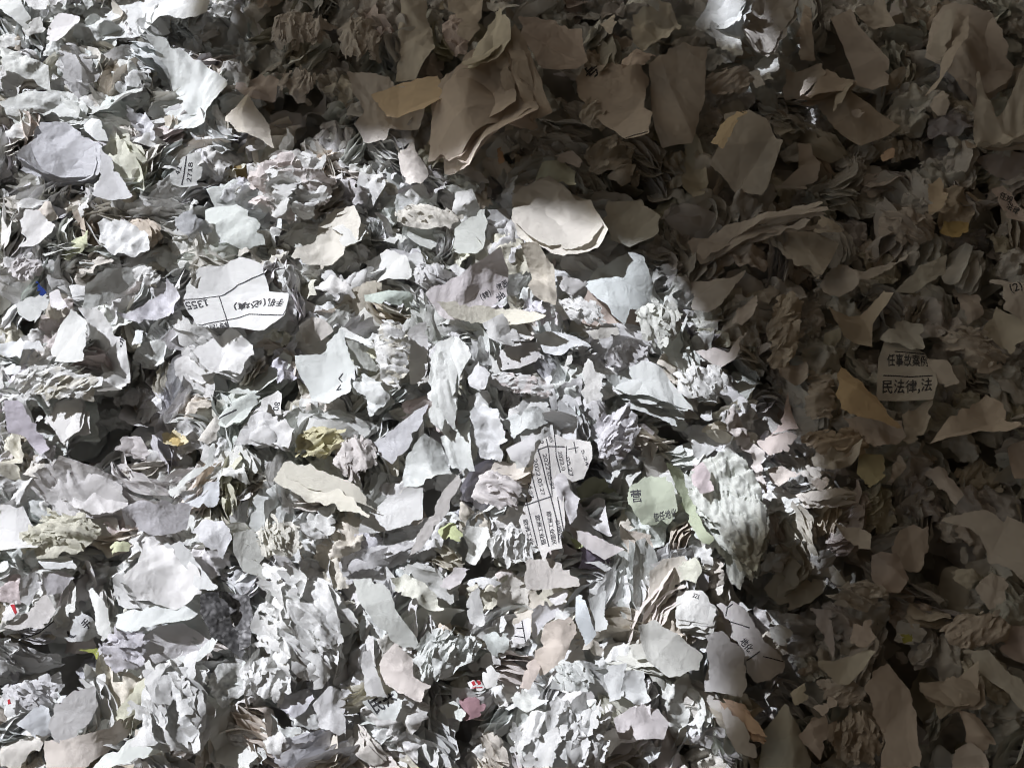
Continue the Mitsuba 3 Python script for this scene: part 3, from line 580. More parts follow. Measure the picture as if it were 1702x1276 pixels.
S(3, [20,720,90,720,180,830,250,960,200,1000,120,900,40,880], 'lavender grey tilted sheet, at the left edge', (.62,.61,.65), 13, (-.4,.1), (.3, 8))
S(3, [80,240,150,200,235,190,240,290,190,320,170,345,90,290], 'plain grey white scrap, under the blue shard', 'w', 14, (-.05,.0), (.1, 9))
S(3, [240,255,250,190,290,170,340,262,280,277], 'small bright white tooth shaped scrap, left of the grey blade', 'W', 18, (.2,-.2), (.1, 6))
S(3, [180,120,200,140,232,185,210,197,190,170], 'tiny deep blue shard, at the left', 'N', 18, (.1,-.1), (.05, 5))
S(3, [610,320,700,240,790,180,870,160,930,250,880,300,760,290,700,340], 'white lilac crumple, left of the ruled form', 'L', 15, (.15,-.1), (.9, 6), pl=(60, 5, .8))
S(3, [665,440,680,360,712,372,702,430], 'small white upright block, right of the creased sheet', 'W', 13, (.3,-.3), (.1, 5), **STR)
S(3, [935,470,1000,420,1150,370,1260,470,1280,520,1200,590,1130,575,1000,560,950,530], 'white bundle of folded leaves with dark gaps, below the ruled form', 'W', 16, (-.05,-.12), (.5, 7), pl=(55, 4.5, .9), n=5, fan=(-1, 4), **BUN)
S(3, [1000,600,1190,600,1170,642,1010,662], 'mauve strip in shadow, under the folded bundle', 'M', 4, GY, (.2, 7), **STR)
S(3, [660,520,700,470,760,440,860,428,872,470,800,530,700,552], 'curled white scrap, right of the creased dome sheet', 'W', 14, (.1,-.1), (.6, 5), (60, -30))
S(3, [1080,810,1180,720,1270,680,1280,720,1190,820,1110,832], 'long pale green white printed strip, left of the middle', 'G', 15, (.15,-.2), (.2, 8), ink=[('line',[1085,815,1180,770],1.6)], n=3, fan=(2, 2), **PRI)
S(3, [1180,800,1250,745,1390,680,1412,700,1402,790,1300,770], 'white printed strip with a black rule, right of the green white one', 'W', 14, (.2,-.15), (.2, 8), ink=[('line',[1190,800,1290,745],2.2),('line',[1225,768,1240,788],1.6),('text','08',(1385,775),(1400,735),14)], **PRI)
S(3, [1480,520,1600,500,1670,420,1720,400,1760,560,1740,680,1640,742,1560,720,1500,620], 'bright white sheet with a jagged pen line', 'W', 16, (.2,-.15), (.3, 9), pl=(20, 8, .5), ink=[('line',[1700,575,1680,600,1695,615],2),('line',[1690,630,1670,660,1695,655],2)], **PRI)
S(3, [1170,905,1210,850,1270,790,1360,780,1450,850,1480,900,1440,970,1320,930], 'grey white rumpled cloth like scrap, centre left', 'w', 14, (.0,-.1), (1.0, 6), pl=(50, 6, 1.0), n=3, fan=(-2, 3))
S(3, [805,890,860,868,910,890,950,930,900,952,820,932], 'yellow stained flower shaped scrap, left of the middle', (.68,.62,.42), 13, (.1,-.1), (.5, 4), (20, 40))
S(3, [860,898,902,903,885,945,850,930], 'orange flake, inside the yellow stained scrap', (.60,.47,.22), 16, (.05,0), (.2, 4))
S(3, [200,1080,300,1000,420,1040,600,1100,655,1200,640,1276,500,1290,400,1276,300,1180], 'grey bundle of fanned glossy leaves with dark gaps, lower left', (.65,.65,.64), 15, (-.2,.1), (.4, 8), pl=(42, 5, 1.6), n=8, fan=(-5, 3.5), **BUN)
S(3, [570,965,610,900,700,900,755,1000,730,1010,650,970], 'pinkish grey fan of leaves, below the yellow stained scrap', (.60,.56,.57), 12, (-.2,.1), (.3, 6), pl=(80, 2.5, .7), n=5, fan=(2, 2.5), **BUN)
S('F', [455,800,470,780,520,790,570,815,617,864,560,845,500,825], 'long cream petal shaped scrap, centre left', 'C', 18, (.12,-.1), (.1, 11), (60, -10), n=2, fan=(6, -14))
S(3, [900,1190,970,1140,1110,1120,1090,1230,1000,1262,930,1240], 'pale blue white scrap, left of the cream petal', (.60,.63,.64), 13, (.1,-.1), (.5, 6))
S(3, [830,1160,940,1080,1010,1040,1060,930,1077,960,1050,1040,950,1120,850,1192], 'curved rolled white strip, left of the cream petal', 'w', 17, (.1,-.1), (.3, 6), (70, -40), **STR)
S(3, [-30,430,90,390,130,440,230,470,250,510,130,480,90,500,-30,490], 'white wavy scrap, at the left edge by the dome', 'W', 14, (.15,-.2), (.6, 6))
S(3, [20,560,60,540,105,550,90,590,30,582], 'little white triangle, at the left edge below the wavy scrap', 'W', 14, (.2,-.2), (.1, 5))
W(3, (1600, 930), (110, 75), 'pale yellow rumpled lump, right of the cloth like scrap', (.56,.53,.36), 12, 'crumple', 10, 14, .6)
S(3, [720,1000,800,960,830,1010,790,1060,730,1040], 'slate scrap, below the yellow stained scrap', 'D', 7, GY, (.3, 6))
S(3, [1000,1110,1100,1040,1160,1000,1230,1040,1240,1130,1110,1115], 'white scrap with grey hollows, above the pale blue white one', 'W', 13, (.1,-.15), (1.0, 5))
W(3, (730, 100), (70, 45), 'knobbly white lump, left of the ruled form', 'W', 12, 'crumple', -20, 10, .7)
W(3, (130, 70), (80, 60), 'pinkish white flaky clump, above the blue shard', (.62,.60,.60), 11, 'flaky', 0, 18, .7)
S(3, [1560,130,1640,90,1720,120,1760,180,1650,210,1570,190], 'white torn scrap with soft folds, right of the ruled form', 'W', 13, (.15,-.1), (.7, 5))
S(3, [1480,370,1560,290,1620,310,1660,370,1600,420,1520,450], 'grey and cream folded flap, right below the ruled form', (.65,.64,.59), 13, (-.3,.15), (.3, 6))

# ---- centre
S(4, [420,180,560,120,680,40,770,-10,830,70,830,190,760,240,700,310,530,322,470,272], 'long pinkish grey folded sheet, upper centre', (.65,.63,.63), 17, (-.2,.2), (.25, 11), (60, 8), ink=[('text','(转)',(700,215),(752,188),11),('text','地址' if '址' in GLYPHS else '地',(785,230),(830,205),17),('text','信园',(780,165),(835,140),11)], **PRI)
S(4, [480,272,620,250,800,240,860,250,960,290,1040,345,960,352,700,318,540,320], 'cream translucent edge, along the foot of the pinkish grey sheet', 'C', 16, (.1,-.1), (.25, 10), pl=(80, 6, .4), bsdf='glossy_paper')
S(4, [890,-30,980,-30,1050,40,1070,190,1072,300,1000,262,930,180,945,80], 'creamy creased upright sheet, right of the pinkish grey one', (.64,.61,.52), 18, (.1,.0), (.5, 8), pl=(10, 5, .9), bsdf='glossy_paper')
S(4, [110,190,230,170,375,190,340,232,200,252,120,232], 'pale green glossy curled strip, upper centre', (.56,.62,.56), 16, (.0,.1), (.3, 6), (85, 60), bsdf='glossy_paper', **STR)
S(4, [100,20,230,-20,320,20,360,70,330,130,180,130], 'white smooth scrap, above the glossy green strip', 'W', 15, (.15,-.15), (.3, 8), pl=(30, 8, .4))
W(4, (430, 85), (80, 55), 'shiny grey foil like crumpled lump, upper centre', (.65,.65,.65), 12, 'crumple', 10, 8, .6, bsdf='glossy_paper', rough=1.4)
S(4, [1200,130,1280,50,1420,-10,1500,10,1530,100,1622,210,1590,272,1430,272,1400,360,1340,310,1290,230], 'large light grey creased sheet, right of the centre', (.65,.65,.64), 17, (-.12,.12), (.25, 11), pl=(10, 7, .5))
S(4, [320,400,430,350,425,560,405,645,340,655], 'smooth white face of a tall block, centre', 'W', 18, (.1,-.1), (.15, 9), (0, -20))
W(4, (250, 490), (75, 180), 'tall flaky white block seen on its ragged edge, centre', 'W', 14, 'flaky', 8, 40, .9, tint2='C')
S(4, [770,530,780,470,860,440,990,430,1003,510,880,560,800,572], 'pale smooth tongue shaped scrap with a black dot', 'w', 18, (.0,-.05), (.1, 8), (0, -14), ink=[('blot',[825,532,832,535,830,541,824,540],)])
S(4, [700,330,790,300,900,440,820,455,740,410], 'grey white fan of soft leaves, above the tongue shaped scrap', (.65,.64,.64), 17, (-.2,.1), (.2, 8), pl=(30, 4, .8), n=5, fan=(4, -2), ink=[('text','08',(880,400),(895,435),10)], **BUN)
S(4, [955,400,1080,375,1170,390,1240,450,1060,482,1000,462], 'bright white band, right of the tongue shaped scrap', 'W', 17, (.2,-.2), (.4, 8))
S(4, [1215,380,1290,360,1370,358,1382,390,1250,422], 'beige grey smooth band, at the end of the bright white one', (.65,.63,.59), 18, (-.2,.1), (.15, 8), **STR)
S(4, [1200,560,1220,508,1290,600,1307,700,1215,752,1200,650], 'hanging pale grey green strip, right of the centre', (.63,.65,.62), 19, (.05,-.1), (.2, 8), **STR)
S(4, [1105,562,1128,480,1150,482,1130,572], 'narrow white slip, left of the hanging grey green strip', 'W', 15, (.2,-.1), (.05, 6), **STR)
S(4, [1010,600,1040,598,1078,750,1050,772], 'grey rolled paper tube, in the centre right', (.65,.65,.65), 16, (0,0), (.05, 9), (-15, -260), name='paper_tube', cat='paper roll')
S('F', [1003,625,1035,612,1070,605,1100,618,1130,655,1148,688,1100,672,1050,652,1025,640], 'pale fan shaped bundle of sheets, right of the centre', (.60,.62,.60), 19, (-.02,-.15), (.2, 11), (30, 8), n=7, fan=(-2.2, 3.2), ink=[('line',[1042,658,1062,668,1096,684],2),('line',[1044,663,1062,673,1094,690],1)], **BUN)
S('F', [724,590,740,565,768,565,788,592,765,625,760,652,755,708,735,695,728,658], 'upright bundle of white leaves folded like a curtain, centre', 'W', 17, (.0,-.1), (.4, 7), pl=(12, 3.2, 1.5), n=5, fan=(-2.5, 1.5), **BUN)
S('F', [755,708,782,700,784,760,788,778,748,772,735,726], 'creased white flap, below the curtain folds', 'W', 15, (.1,-.1), (.5, 6), pl=(10, 4, 1.0))
S(4, [610,550,650,540,682,530,740,590,700,692,640,662], 'bright torn white scrap, right of the curtain folds', 'W', 17, (.1,-.1), (.4, 5), tear=.6)
S(4, [630,880,650,720,700,740,780,780,830,920,780,1000,690,992], 'large white crumpled scrap, centre', 'W', 15, (.15,-.1), (.8, 6), tear=.6)
S(4, [795,800,970,760,1060,790,960,870,860,902], 'pale green white pointed scrap, above the printed date list', 'G', 17, (.05,-.1), (.5, 6))
S(4, [820,960,970,870,962,970,920,1058,850,1020], 'smooth light grey scrap, left of the printed date list', (.65,.65,.65), 18, (-.1,.0), (.12, 8), (40, 14))
S(4, [130,940,240,870,350,800,442,725,400,830,330,960,250,1032], 'lilac pointed scrap, left of the centre', 'L', 16, (-.05,-.05), (.2, 8), (60, 12))
S(4, [290,1130,310,1010,420,900,490,930,510,1000,545,1080,380,1152], 'wide rumpled white scrap, below the lilac one', 'w', 15, (.05,.0), (.7, 7), pl=(60, 8, .6))
S('F', [597,890,610,855,640,830,670,815,702,813,702,862,650,880], 'bright flat white sheet, below the centre left', 'W', 15, (.12,-.1), (.2, 10))
S('F', [862,862,872,832,884,800,888,765,903,733,925,718,942,730,962,728,982,735,984,765,970,795,950,800,935,810,940,850,935,912,912,915,903,930,893,905,880,895,868,880], 'torn white list with ruled columns and repeated dates', (.64,.63,.60), 21, (.05,-.1), (.3, 10), [(20, -10)], tear=.3,
  ink=[])
inks(placed[-1][0], *LAST, [('line',[295,385,345,520,400,720,425,800,480,1020,505,1260],2),('line',[385,300,410,430,425,600,440,790],1.8),('line',[462,235,475,380,480,470,520,600],1.8),('line',[275,445,400,390,560,380],1.8),('line',[120,918,200,880,310,845,445,800],1.8),
  ('line',[178,740,205,880,300,1270],1.8),('line',[240,580,310,845,410,1290],1.8),('line',[490,810,550,1150],1.8),('line',[575,370,575,480,600,620],1.4),('line',[645,310,665,440],1.6),('line',[590,405,690,378],1.4),
  ('text','2022.05.27',(262,500),(340,795),44),('text','2022.05.27',(352,460),(430,740),44),('text','2022.0',(492,430),(535,590),42),('text','5.27',(195,705),(235,830),44),('text','355',(395,255),(425,350),42),('text','05.27',(570,480),(610,640),40),('text','9',(325,330),(335,368),40),
  ('text','欧洲工业',(165,1025),(230,1260),46),('text','欧洲工业园',(280,985),(345,1270),46),('text','欧洲工业园区',(388,950),(445,1280),46),('text','业园区',(470,1030),(515,1230),40),('text','5.24',(710,410),(760,560),36)], 'a')
S('a', [450,640,500,610,560,660,600,740,690,830,670,1000,610,1080,570,1030,545,900,470,740], 'glossy grey white flap, leaning on the right of the date list', (.63,.63,.65), 22, (-.15,.05), (.4, 6), (20, -20))
S('b', [20,820,60,700,180,610,390,620,470,850,485,960,420,1060,150,1090,90,990,30,900], 'sage green label with two rows of dark characters', 'S', 17, (.0,.0), (.2, 9), pl=(80, 8, .25), ink=[('text','营',(45,880),(160,868),125),('text','使任地化',(270,1045),(485,1000),75)], **PRI)
S('a', [630,820,680,700,850,640,940,620,1000,720,1045,800,900,760,880,830,700,880], 'olive green torn scrap, left of the sage green label', (.46,.48,.36), 14, (.0,.1), (.3, 7))
S('a', [700,890,780,880,880,830,940,860,950,1000,1000,1240,920,1230,780,1100], 'shiny white twisted scrap, below the olive green one', 'w', 15, (.05,-.1), (.8, 5), pl=(30, 5, 1.0), bsdf='glossy_paper')
S('a', [1190,150,1290,130,1390,220,1300,380,1200,390,1180,260], 'dull mauve scrap in shadow, above the sage green label', (.60,.57,.56), 9, GY, (.3, 7))
S('a', [820,150,880,110,900,250,960,400,1100,520,1200,470,1290,480,1250,540,1000,570,920,500,850,330], 'grey bundle of curved leaves, above the olive green scrap', (.60,.595,.61), 15, (-.1,.1), (.6, 6), pl=(40, 3.2, 1.4), n=5, fan=(5, -3), **BUN)
S('b', [215,100,400,0,480,30,590,130,560,190,450,190,420,120], 'pale grey green triangle, at the edge of the sun above the ball', (.63,.65,.62), 15, (-.2,.15), (.1, 9))
S(7, [480,90,540,40,600,110,585,150,500,130], 'lime green printed scrap, left below the date list', 'E', 14, (.05,-.1), (.5, 4))
S(7, [1140,140,1200,135,1215,160,1170,195], 'small lime shard, right below the date list', 'E', 15, (.1,-.1), (.2, 4))
S('F', [1143,778,1180,760,1215,757,1246,774,1264,810,1277,850,1279,888,1264,925,1259,960,1240,947,1215,912,1200,882,1178,862,1158,845,1147,812], 'big wrinkled bundle of white paper with vertical creases, standing at the edge of the shade', (.58,.60,.555), 20, (.25,-.15), (.8, 2.6), [(0, -30), (90, -8)], pl=(8, 2.1, 1.7), n=6, fan=(-2, 3), step=.55, **BUN)
S('F', [1150,772,1168,768,1180,790,1186,815,1165,822,1152,805], 'pinkish soft fold, on top of the big wrinkled bundle', (.60,.53,.53), 28, (.0,-.1), (.5, 5), (30, -30))
S('b', [410,600,520,560,600,760,700,1000,840,1290,800,1400,700,1250,600,1050,480,800], 'sage green curved side sheet of the big wrinkled bundle', (.44,.48,.36), 18, (.25,-.1), (.5, 6), (0, -20), pl=(70, 6, .5))
S('b', [900,130,980,10,1100,150,1300,400,1340,780,1280,700,1200,420,1050,330], 'grey brown wrinkled strip, above the big wrinkled bundle', (.65,.60,.56), 17, (-.1,.1), (1.0, 4), **STR)
W(5, (95, 630), (120, 85), 'bright crumpled white lump, standing out at the edge of the shade', 'W', 20, 'crumple', 20, 14, .85)
W(4, (1570, 340), (110, 110), 'white crumpled lump with a pen line, at the right edge of the sun', (.60,.61,.57), 15, 'crumple', 0, 14, .8)
S(4, [1560,300,1630,240,1700,290,1660,350,1600,370], 'pale sage scrap with a pen stroke, on the crumpled lump', (.54,.57,.46), 24, (-.1,.1), (.1, 7), ink=[('line',[1680,285,1630,330],2.4),('line',[1600,335,1640,350],1.6)], **PRI)
S(4, [1310,470,1420,410,1500,420,1480,520,1380,560,1310,540], 'dark striped bundle of leaves, above the fan shaped one', (.65,.65,.65), 14, GY, (.4, 6), pl=(60, 2.6, 1.2), n=4, fan=(3, 3), **BUN)
W(4, (900, 640), (160, 50), 'matted white and grey lump, right of the curtain folds', 'w', 11, 'flaky', -14, 18, .7, tint2='P')
W(4, (780, 1170), (110, 90), 'taupe crinkled lump, left of the date list', (.65,.62,.61), 13, 'crumple', 0, 10, .6)
W(4, (70, 1000), (90, 100), 'pinkish white flaky lump, below the pale yellow one', (.60,.57,.55), 12, 'flaky', 0, 20, .7)
S(4, [30,640,90,590,170,620,230,700,150,770,120,700,70,680], 'white ribbed bundle with dark slits, left of the centre', 'W', 16, (.1,-.1), (.4, 5), pl=(30, 2.4, 1.0), n=5, fan=(2.5, 3), **BUN)
S(4, [0,400,90,430,190,560,170,580,60,540,0,500], 'grey green flap in half shadow, left of the tall block', (.63,.65,.62), 12, (-.5,.2), (.15, 8))
S(4, [-10,350,60,380,165,440,150,460,40,410,-20,390], 'white pointed strip, above the grey green flap', 'W', 16, (.2,-.2), (.1, 7), **STR)
S(4, [1080,100,1200,120,1260,230,1180,220,1090,180], 'grey shaded scrap, left of the large light grey sheet', 'D', 12, GY, (.5, 5))
W(4, (1180, 280), (130, 60), 'fine white crumple, below the large light grey sheet', 'W', 12, 'crumple', -15, 16, .6)
S(4, [1090,640,1190,600,1200,740,1130,790,1080,740], 'grey white dished scrap, left of the hanging strip', 'w', 11, (-.2,.2), (.6, 6), (45, 30))
S(4, [1080,740,1180,720,1190,800,1150,830,1090,800], 'pale mint scrap, below the dished one', (.56,.62,.59), 12, (.1,-.1), (.4, 5))
W(4, (1370, 880), (90, 150), 'silvery crumpled fold, right of the date list', (.64,.63,.65), 13, 'crumple', -20, 14, .7, rough=1.3)

# ---- the dark right side
S(5, [790,530,870,620,960,700,1082,812,940,800,800,782,765,690], 'orange tan triangle, in the middle of the right shade', (.60,.46,.29), 16, (.0,-.2), (.1, 10), **KRA)
S(5, [965,705,975,520,1010,410,1100,440,1210,480,1250,560,1272,640,1250,712], 'grey tan card with two rows of print between rules', (.65,.62,.57), 13, (.0,.05), (.1, 10), tear=.15,
  ink=[('line',[1055,485,1130,488,1215,488],1.6),('line',[1000,598,1245,605],1.8),('line',[970,707,1180,715],1.6),('text','任事故案例',(1018,550),(1225,550),19),('text','民法律，法' if '，' in GLYPHS else '民法律,法',(993,668),(1245,668),19)], **PRI)
S(5, [1000,410,1090,300,1200,330,1203,470,1140,480,1060,430], 'grey green folded top, standing behind the printed card', (.63,.65,.59), 14, (0,.1), (.3, 7))
S(5, [770,300,870,260,1000,210,1052,240,950,310,945,450,800,440,720,280], 'rosy tan folded scrap, above the orange tan triangle', (.63,.56,.49), 14, (.0,-.05), (.25, 9), tear=.5)
S(5, [1230,920,1370,790,1450,740,1510,685,1590,740,1640,820,1720,870,1680,930,1580,870,1480,860,1330,930], 'torn cream tan scrap arching, at the right edge', (.65,.59,.51), 19, (.05,-.35), (.5, 9), (0, -6), tear=.5)
S(5, [555,-10,730,-10,680,130,620,60], 'dull olive wedge, hanging from the wide olive grey sheet', (.65,.61,.52), 11, (0,.1), (.1, 9))
S(5, [690,180,700,100,780,20,880,90,1030,30,1140,-10,980,100,780,210], 'long dark tan bent sheet, right of the dull olive wedge', (.65,.62,.57), 11, (.0,.2), (.35, 8), (60, 14))
S(5, [1060,170,1180,60,1320,-10,1310,90,1150,180], 'dark olive flat sheet, at the upper right of the dark side', (.65,.63,.57), 11, (-.05,.15), (.25, 9))
W(5, (1450, 460), (150, 90), 'long rosy tan rumpled lump, right of the printed card', (.65,.61,.56), 10, 'crumple', -38, 14, .7)
S(5, [1215,510,1320,520,1380,630,1300,652,1230,580], 'olive oval scrap, leaning on the printed card', (.65,.63,.56), 17, (.1,.1), (.1, 8), (45, -20))
S(5, [1490,400,1560,250,1720,330,1710,410,1640,490,1540,410], 'grey brown flat scrap, at the right edge in the middle', (.65,.59,.53), 12, (.0,.1), (.2, 9))
S(5, [480,560,620,520,632,600,560,640,480,602], 'dull olive brown block, left of the orange tan triangle', (.60,.56,.49), 9, (.0,.1), (.4, 6))
S(5, [360,930,440,890,520,870,577,890,530,970,430,992], 'gauzy grey brown petal, left in the dark side', (.65,.59,.54), 14, (.1,.0), (.2, 8), (80, 16))
S(5, [440,890,500,800,520,695,578,862], 'mauve brown cone, above the gauzy petal', (.65,.57,.54), 11, (-.2,.1), (.2, 8))
W(5, (760, 930), (150, 70), 'pale tan flaky lump, below the orange tan triangle', (.58,.50,.40), 10, 'flaky', -5, 22, .7)
W(5, (510, 360), (90, 200), 'tall olive tan rumpled fold, left of the rosy tan scrap', (.65,.60,.52), 9, 'crumple', -15, 14, .6)
S(5, [870,1080,880,980,1000,990,1022,1090,920,1152], 'olive yellow scrap, below the flaky tan lump', (.50,.46,.30), 12, (.0,.05), (.2, 8))
S(5, [430,1065,500,1050,592,1085,480,1150,430,1112], 'grey tan curled leaf, below the gauzy petal', (.65,.61,.54), 12, (.1,-.1), (.3, 6), (60, -20))
S(5, [630,1130,720,1080,742,1130,690,1172], 'small tan cup, left of the olive yellow scrap', (.62,.57,.50), 13, (.0,-.1), (.4, 5))
S(5, [560,1170,760,1165,870,1172,720,1222,600,1217], 'long tan blade, lower on the dark side', (.65,.61,.57), 13, (.0,-.05), (.2, 8), n=3, fan=(2, 5), **STR)
S(5, [1220,1080,1300,1040,1400,1190,1360,1242,1250,1130], 'rolled tan flap, at the lower right of the dark side', (.65,.62,.57), 13, (.1,-.05), (.15, 8), (30, -50))
W(5, (1470, 1110), (110, 90), 'olive tan crumpled lump, right of the rolled flap', (.65,.61,.52), 9, 'crumple', 0, 12, .7)
S(5, [1610,940,1720,920,1720,1110,1650,1112], 'mauve brown sheet, at the right edge below the arching scrap', (.65,.58,.52), 11, (-.05,.1), (.15, 9))
S(5, [1540,110,1680,130,1720,150,1720,330,1600,270,1590,150], 'tan scrap with a bracketed digit, at the right edge', (.65,.62,.57), 14, (.0,.05), (.2, 8), ink=[('text','(2)',(1635,190),(1700,165),17)], **PRI)
S(5, [1100,790,1250,720,1240,800,1150,1000,1100,950], 'grey tan upright fold, below the printed card', (.65,.60,.54), 12, (.2,.0), (.4, 7), pl=(0, 5, .8))
S(5, [800,800,960,810,1090,820,1110,890,1060,950,950,960,840,900], 'rosy grey soft scrap, under the orange tan triangle', (.62,.57,.52), 11, (.0,.1), (.4, 8), pl=(10, 7, .8))
W(5, (690, 700), (70, 150), 'dark tan rough column of shreds, left of the orange triangle', (.62,.57,.50), 8, 'flaky', 0, 20, .7)
S(5, [1350,130,1480,190,1500,290,1420,340,1370,240], 'dusky mauve scrap, above the long rosy lump', (.65,.58,.54), 8, (0,.1), (.3, 7))
S(5, [280,250,370,180,380,280,300,350,250,330], 'rosy grey small block, at the left of the dark side', (.65,.60,.57), 11, (.1,0), (.4, 6))
S(5, [60,480,160,450,230,480,290,400,320,390,260,520,180,560], 'taupe smooth scrap, above the crumpled lump at the edge of the sun', (.65,.61,.58), 12, (-.1,.1), (.2, 8))
S(5, [640,1000,700,960,830,980,900,940,880,1000,760,1060,660,1060], 'pale taupe ruffled scrap, below the flaky tan lump', (.65,.59,.53), 12, (0,0), (.8, 4))
S(5, [40,130,240,120,330,60,230,200,130,280,50,260], 'dark grey flat sheet, under the long fanned bundle', (.65,.63,.59), 7, (0,.2), (.2, 9))
S(5, [1010,1130,1080,1010,1110,1040,1040,1150], 'thin grey fringe of shreds, centre of the dark side', (.65,.60,.55), 12, (.1,0), (.5, 4), pl=(30, 1.8, .5), **STR)

# ---- lower left, in the sun
S(6, [-40,-20,130,-20,150,60,222,130,190,182,100,195,-40,200], 'bright smooth white sheet, at the left edge in the lower half', 'W', 15, (.2,-.15), (.15, 10))
S(6, [600,-10,700,-60,960,-40,930,80,860,110,760,122,680,100,640,60], 'large grey bowl shaped scrap, lower left', (.64,.64,.65), 19, (-.3,.2), (.25, 10), [(90, 14)])
S(6, [700,110,760,130,900,200,960,250,1010,330,1000,410,870,480,700,450,640,340,700,260], 'large creased white sheet, under the grey bowl', 'W', 16, (.12,-.12), (.7, 8), pl=(35, 8, .5))
S(6, [830,172,900,150,980,250,1087,382,1010,412,930,290], 'smooth mint white flank, right of the large creased sheet', (.60,.65,.62), 19, (.1,-.12), (.12, 10), (40, -20))
S(6, [960,110,1000,30,1100,40,1172,130,1100,242,1030,180], 'white bent scrap, right of the grey bowl', 'W', 17, (.1,-.05), (.3, 7), (40, -25))
S(6, [1165,110,1260,85,1312,230,1322,345,1210,292,1160,200], 'grey blade shaped scrap, right of the white bent one', (.65,.65,.63), 15, (-.45,.2), (.15, 9), (20, 14))
S(6, [1270,230,1360,260,1452,290,1380,342,1322,345], 'white tongue, behind the lower grey blade', 'W', 14, (.2,-.1), (.2, 7))
S(6, [550,500,620,490,700,480,850,430,982,500,950,542,800,562,650,612,560,562], 'wide white sheet with mint stains, lower left', (.63,.66,.64), 17, (.15,-.15), (.3, 9))
S(6, [690,645,780,570,920,560,1062,640,980,732,830,742,700,760], 'large slate grey sheet in shadow, below the mint stained sheet', (.65,.65,.65), 10, (-.3,.3), (.25, 9), (40, 14))
S(6, [815,735,960,700,1060,630,1095,650,1000,745,900,765], 'thin white crescent, under the slate grey sheet', 'w', 12, (.2,-.1), (.15, 8), **STR)
S(6, [1000,410,1085,393,1150,520,1217,690,1200,732,1060,622,990,480], 'charcoal scrap with a speckled grainy print, lower left', (.13,.13,.13), 22, (-.2,.2), (.2, 7))
S(6, [1088,395,1160,410,1252,430,1252,680,1212,722,1150,530], 'second charcoal speckled scrap, folded beside the first', (.15,.15,.15), 21, (.1,-.1), (.3, 6))
S(6, [30,582,130,500,230,420,277,490,210,582,110,592], 'pinkish grey flat scrap, at the lower left edge', (.65,.61,.61), 16, (-.05,-.05), (.1, 10))
S(6, [105,645,200,590,250,540,380,470,480,560,470,600,420,642,330,642,250,610], 'white slip with an underlined handwritten number, lower left', 'w', 15, (-.1,.05), (.3, 7), ink=[('line',[115,640,200,605,260,550,385,483],1.8),('text','10',(262,548),(306,512),15),('text','0',(140,618),(160,605),15),('text','手',(425,590),(462,560),15),('text','(',(355,640),(375,600),15)], **PRI)
S(6, [20,540,45,470,80,440,95,500,60,540], 'white shred with a red mark, at the lower left edge', 'W', 17, (.1,-.1), (.2, 5), ink=[('redblot',[50,462,72,460,84,500,76,512,66,492],)], **PRI)
S(6, [25,1010,40,930,75,920,85,970,60,1020], 'small white shred with a red dash, in the lower left corner', 'W', 15, (.1,-.1), (.3, 4), ink=[('redblot',[36,930,50,925,55,955,42,960],)], **PRI)
S(6, [400,690,440,680,512,680,512,720,480,732,460,700], 'olive green curl, lower left', (.36,.38,.12), 15, (0,.1), (.3, 4), (80, 60))
S(6, [240,1062,280,950,370,890,470,868,492,960,400,1102,350,1162,270,1150], 'grey boulder shaped scrap, in the lower left corner', (.65,.65,.64), 16, (-.3,.2), (.15, 10), [(30, -16), (120, -10)])
S(6, [570,1022,680,860,800,762,822,840,700,962,600,1042], 'dark olive rolled sheet, in shadow at the lower left', (.65,.65,.53), 9, (-.2,.3), (.3, 7), (-40, -40), **KRA)
S(6, [220,1160,410,1110,560,1040,722,960,732,1052,560,1172,400,1290,230,1290], 'long brown grey sheet in shadow, at the bottom left', (.65,.60,.55), 8, (-.4,.4), (.2, 10))
S(6, [440,1290,560,1190,670,1118,772,1150,782,1180,700,1232,560,1290], 'bright white pointed sheet, at the bottom edge on the left', (.65,.68,.65), 17, (.2,-.2), (.12, 11))
W(6, (885, 970), (150, 190), 'wrinkled grey white ball, near the bottom left', 'w', 14, 'crumple', 12, 20, .85, rough=1.2)
S(6, [1040,832,1090,760,1200,750,1242,822,1212,902,1110,982,1060,922], 'speckled grey scrap, right of the wrinkled ball', (.56,.56,.55), 14, (-.15,.1), (.5, 6))
S(6, [988,1042,1040,940,1092,940,1062,1032,1010,1072], 'small bright white flap, right of the wrinkled ball', 'W', 16, (.2,-.15), (.15, 6))
S(6, [1120,1030,1200,1060,1312,1110,1250,1162,1150,1132], 'charcoal flap, at the bottom below the speckled scrap', (.54,.54,.54), 10, (-.2,.3), (.15, 8))
W(6, (1500, 570), (190, 190), 'silvery white crumpled mass, lower left of the middle', 'W', 11, 'crumple', 0, 36, .55, rough=1.5)
S(6, [1560,962,1640,862,1720,880,1720,1130,1600,1082], 'grey white rounded scrap, near the bottom left of the middle', (.65,.65,.64), 13, (-.2,.1), (.4, 7))
W(6, (1400, 140), (100, 80), 'curdled cream white flaky clump, lower left of the middle', (.64,.63,.57), 13, 'flaky', 0, 26, .7)
S(6, [180,242,260,200,350,230,375,275,300,285,220,282], 'rolled white strip, at the left below the bright smooth sheet', 'W', 15, (.1,-.2), (.2, 7), (80, -60), **STR)
S(6, [100,1062,200,960,240,980,232,1082,170,1132], 'pale bluish white scrap, left of the grey boulder scrap', (.60,.62,.64), 15, (.15,-.1), (.3, 6))
W(6, (300, 120), (170, 100), 'yellowish white matted lump, right of the bright smooth sheet', (.60,.59,.50), 11, 'flaky', 10, 30, .6)
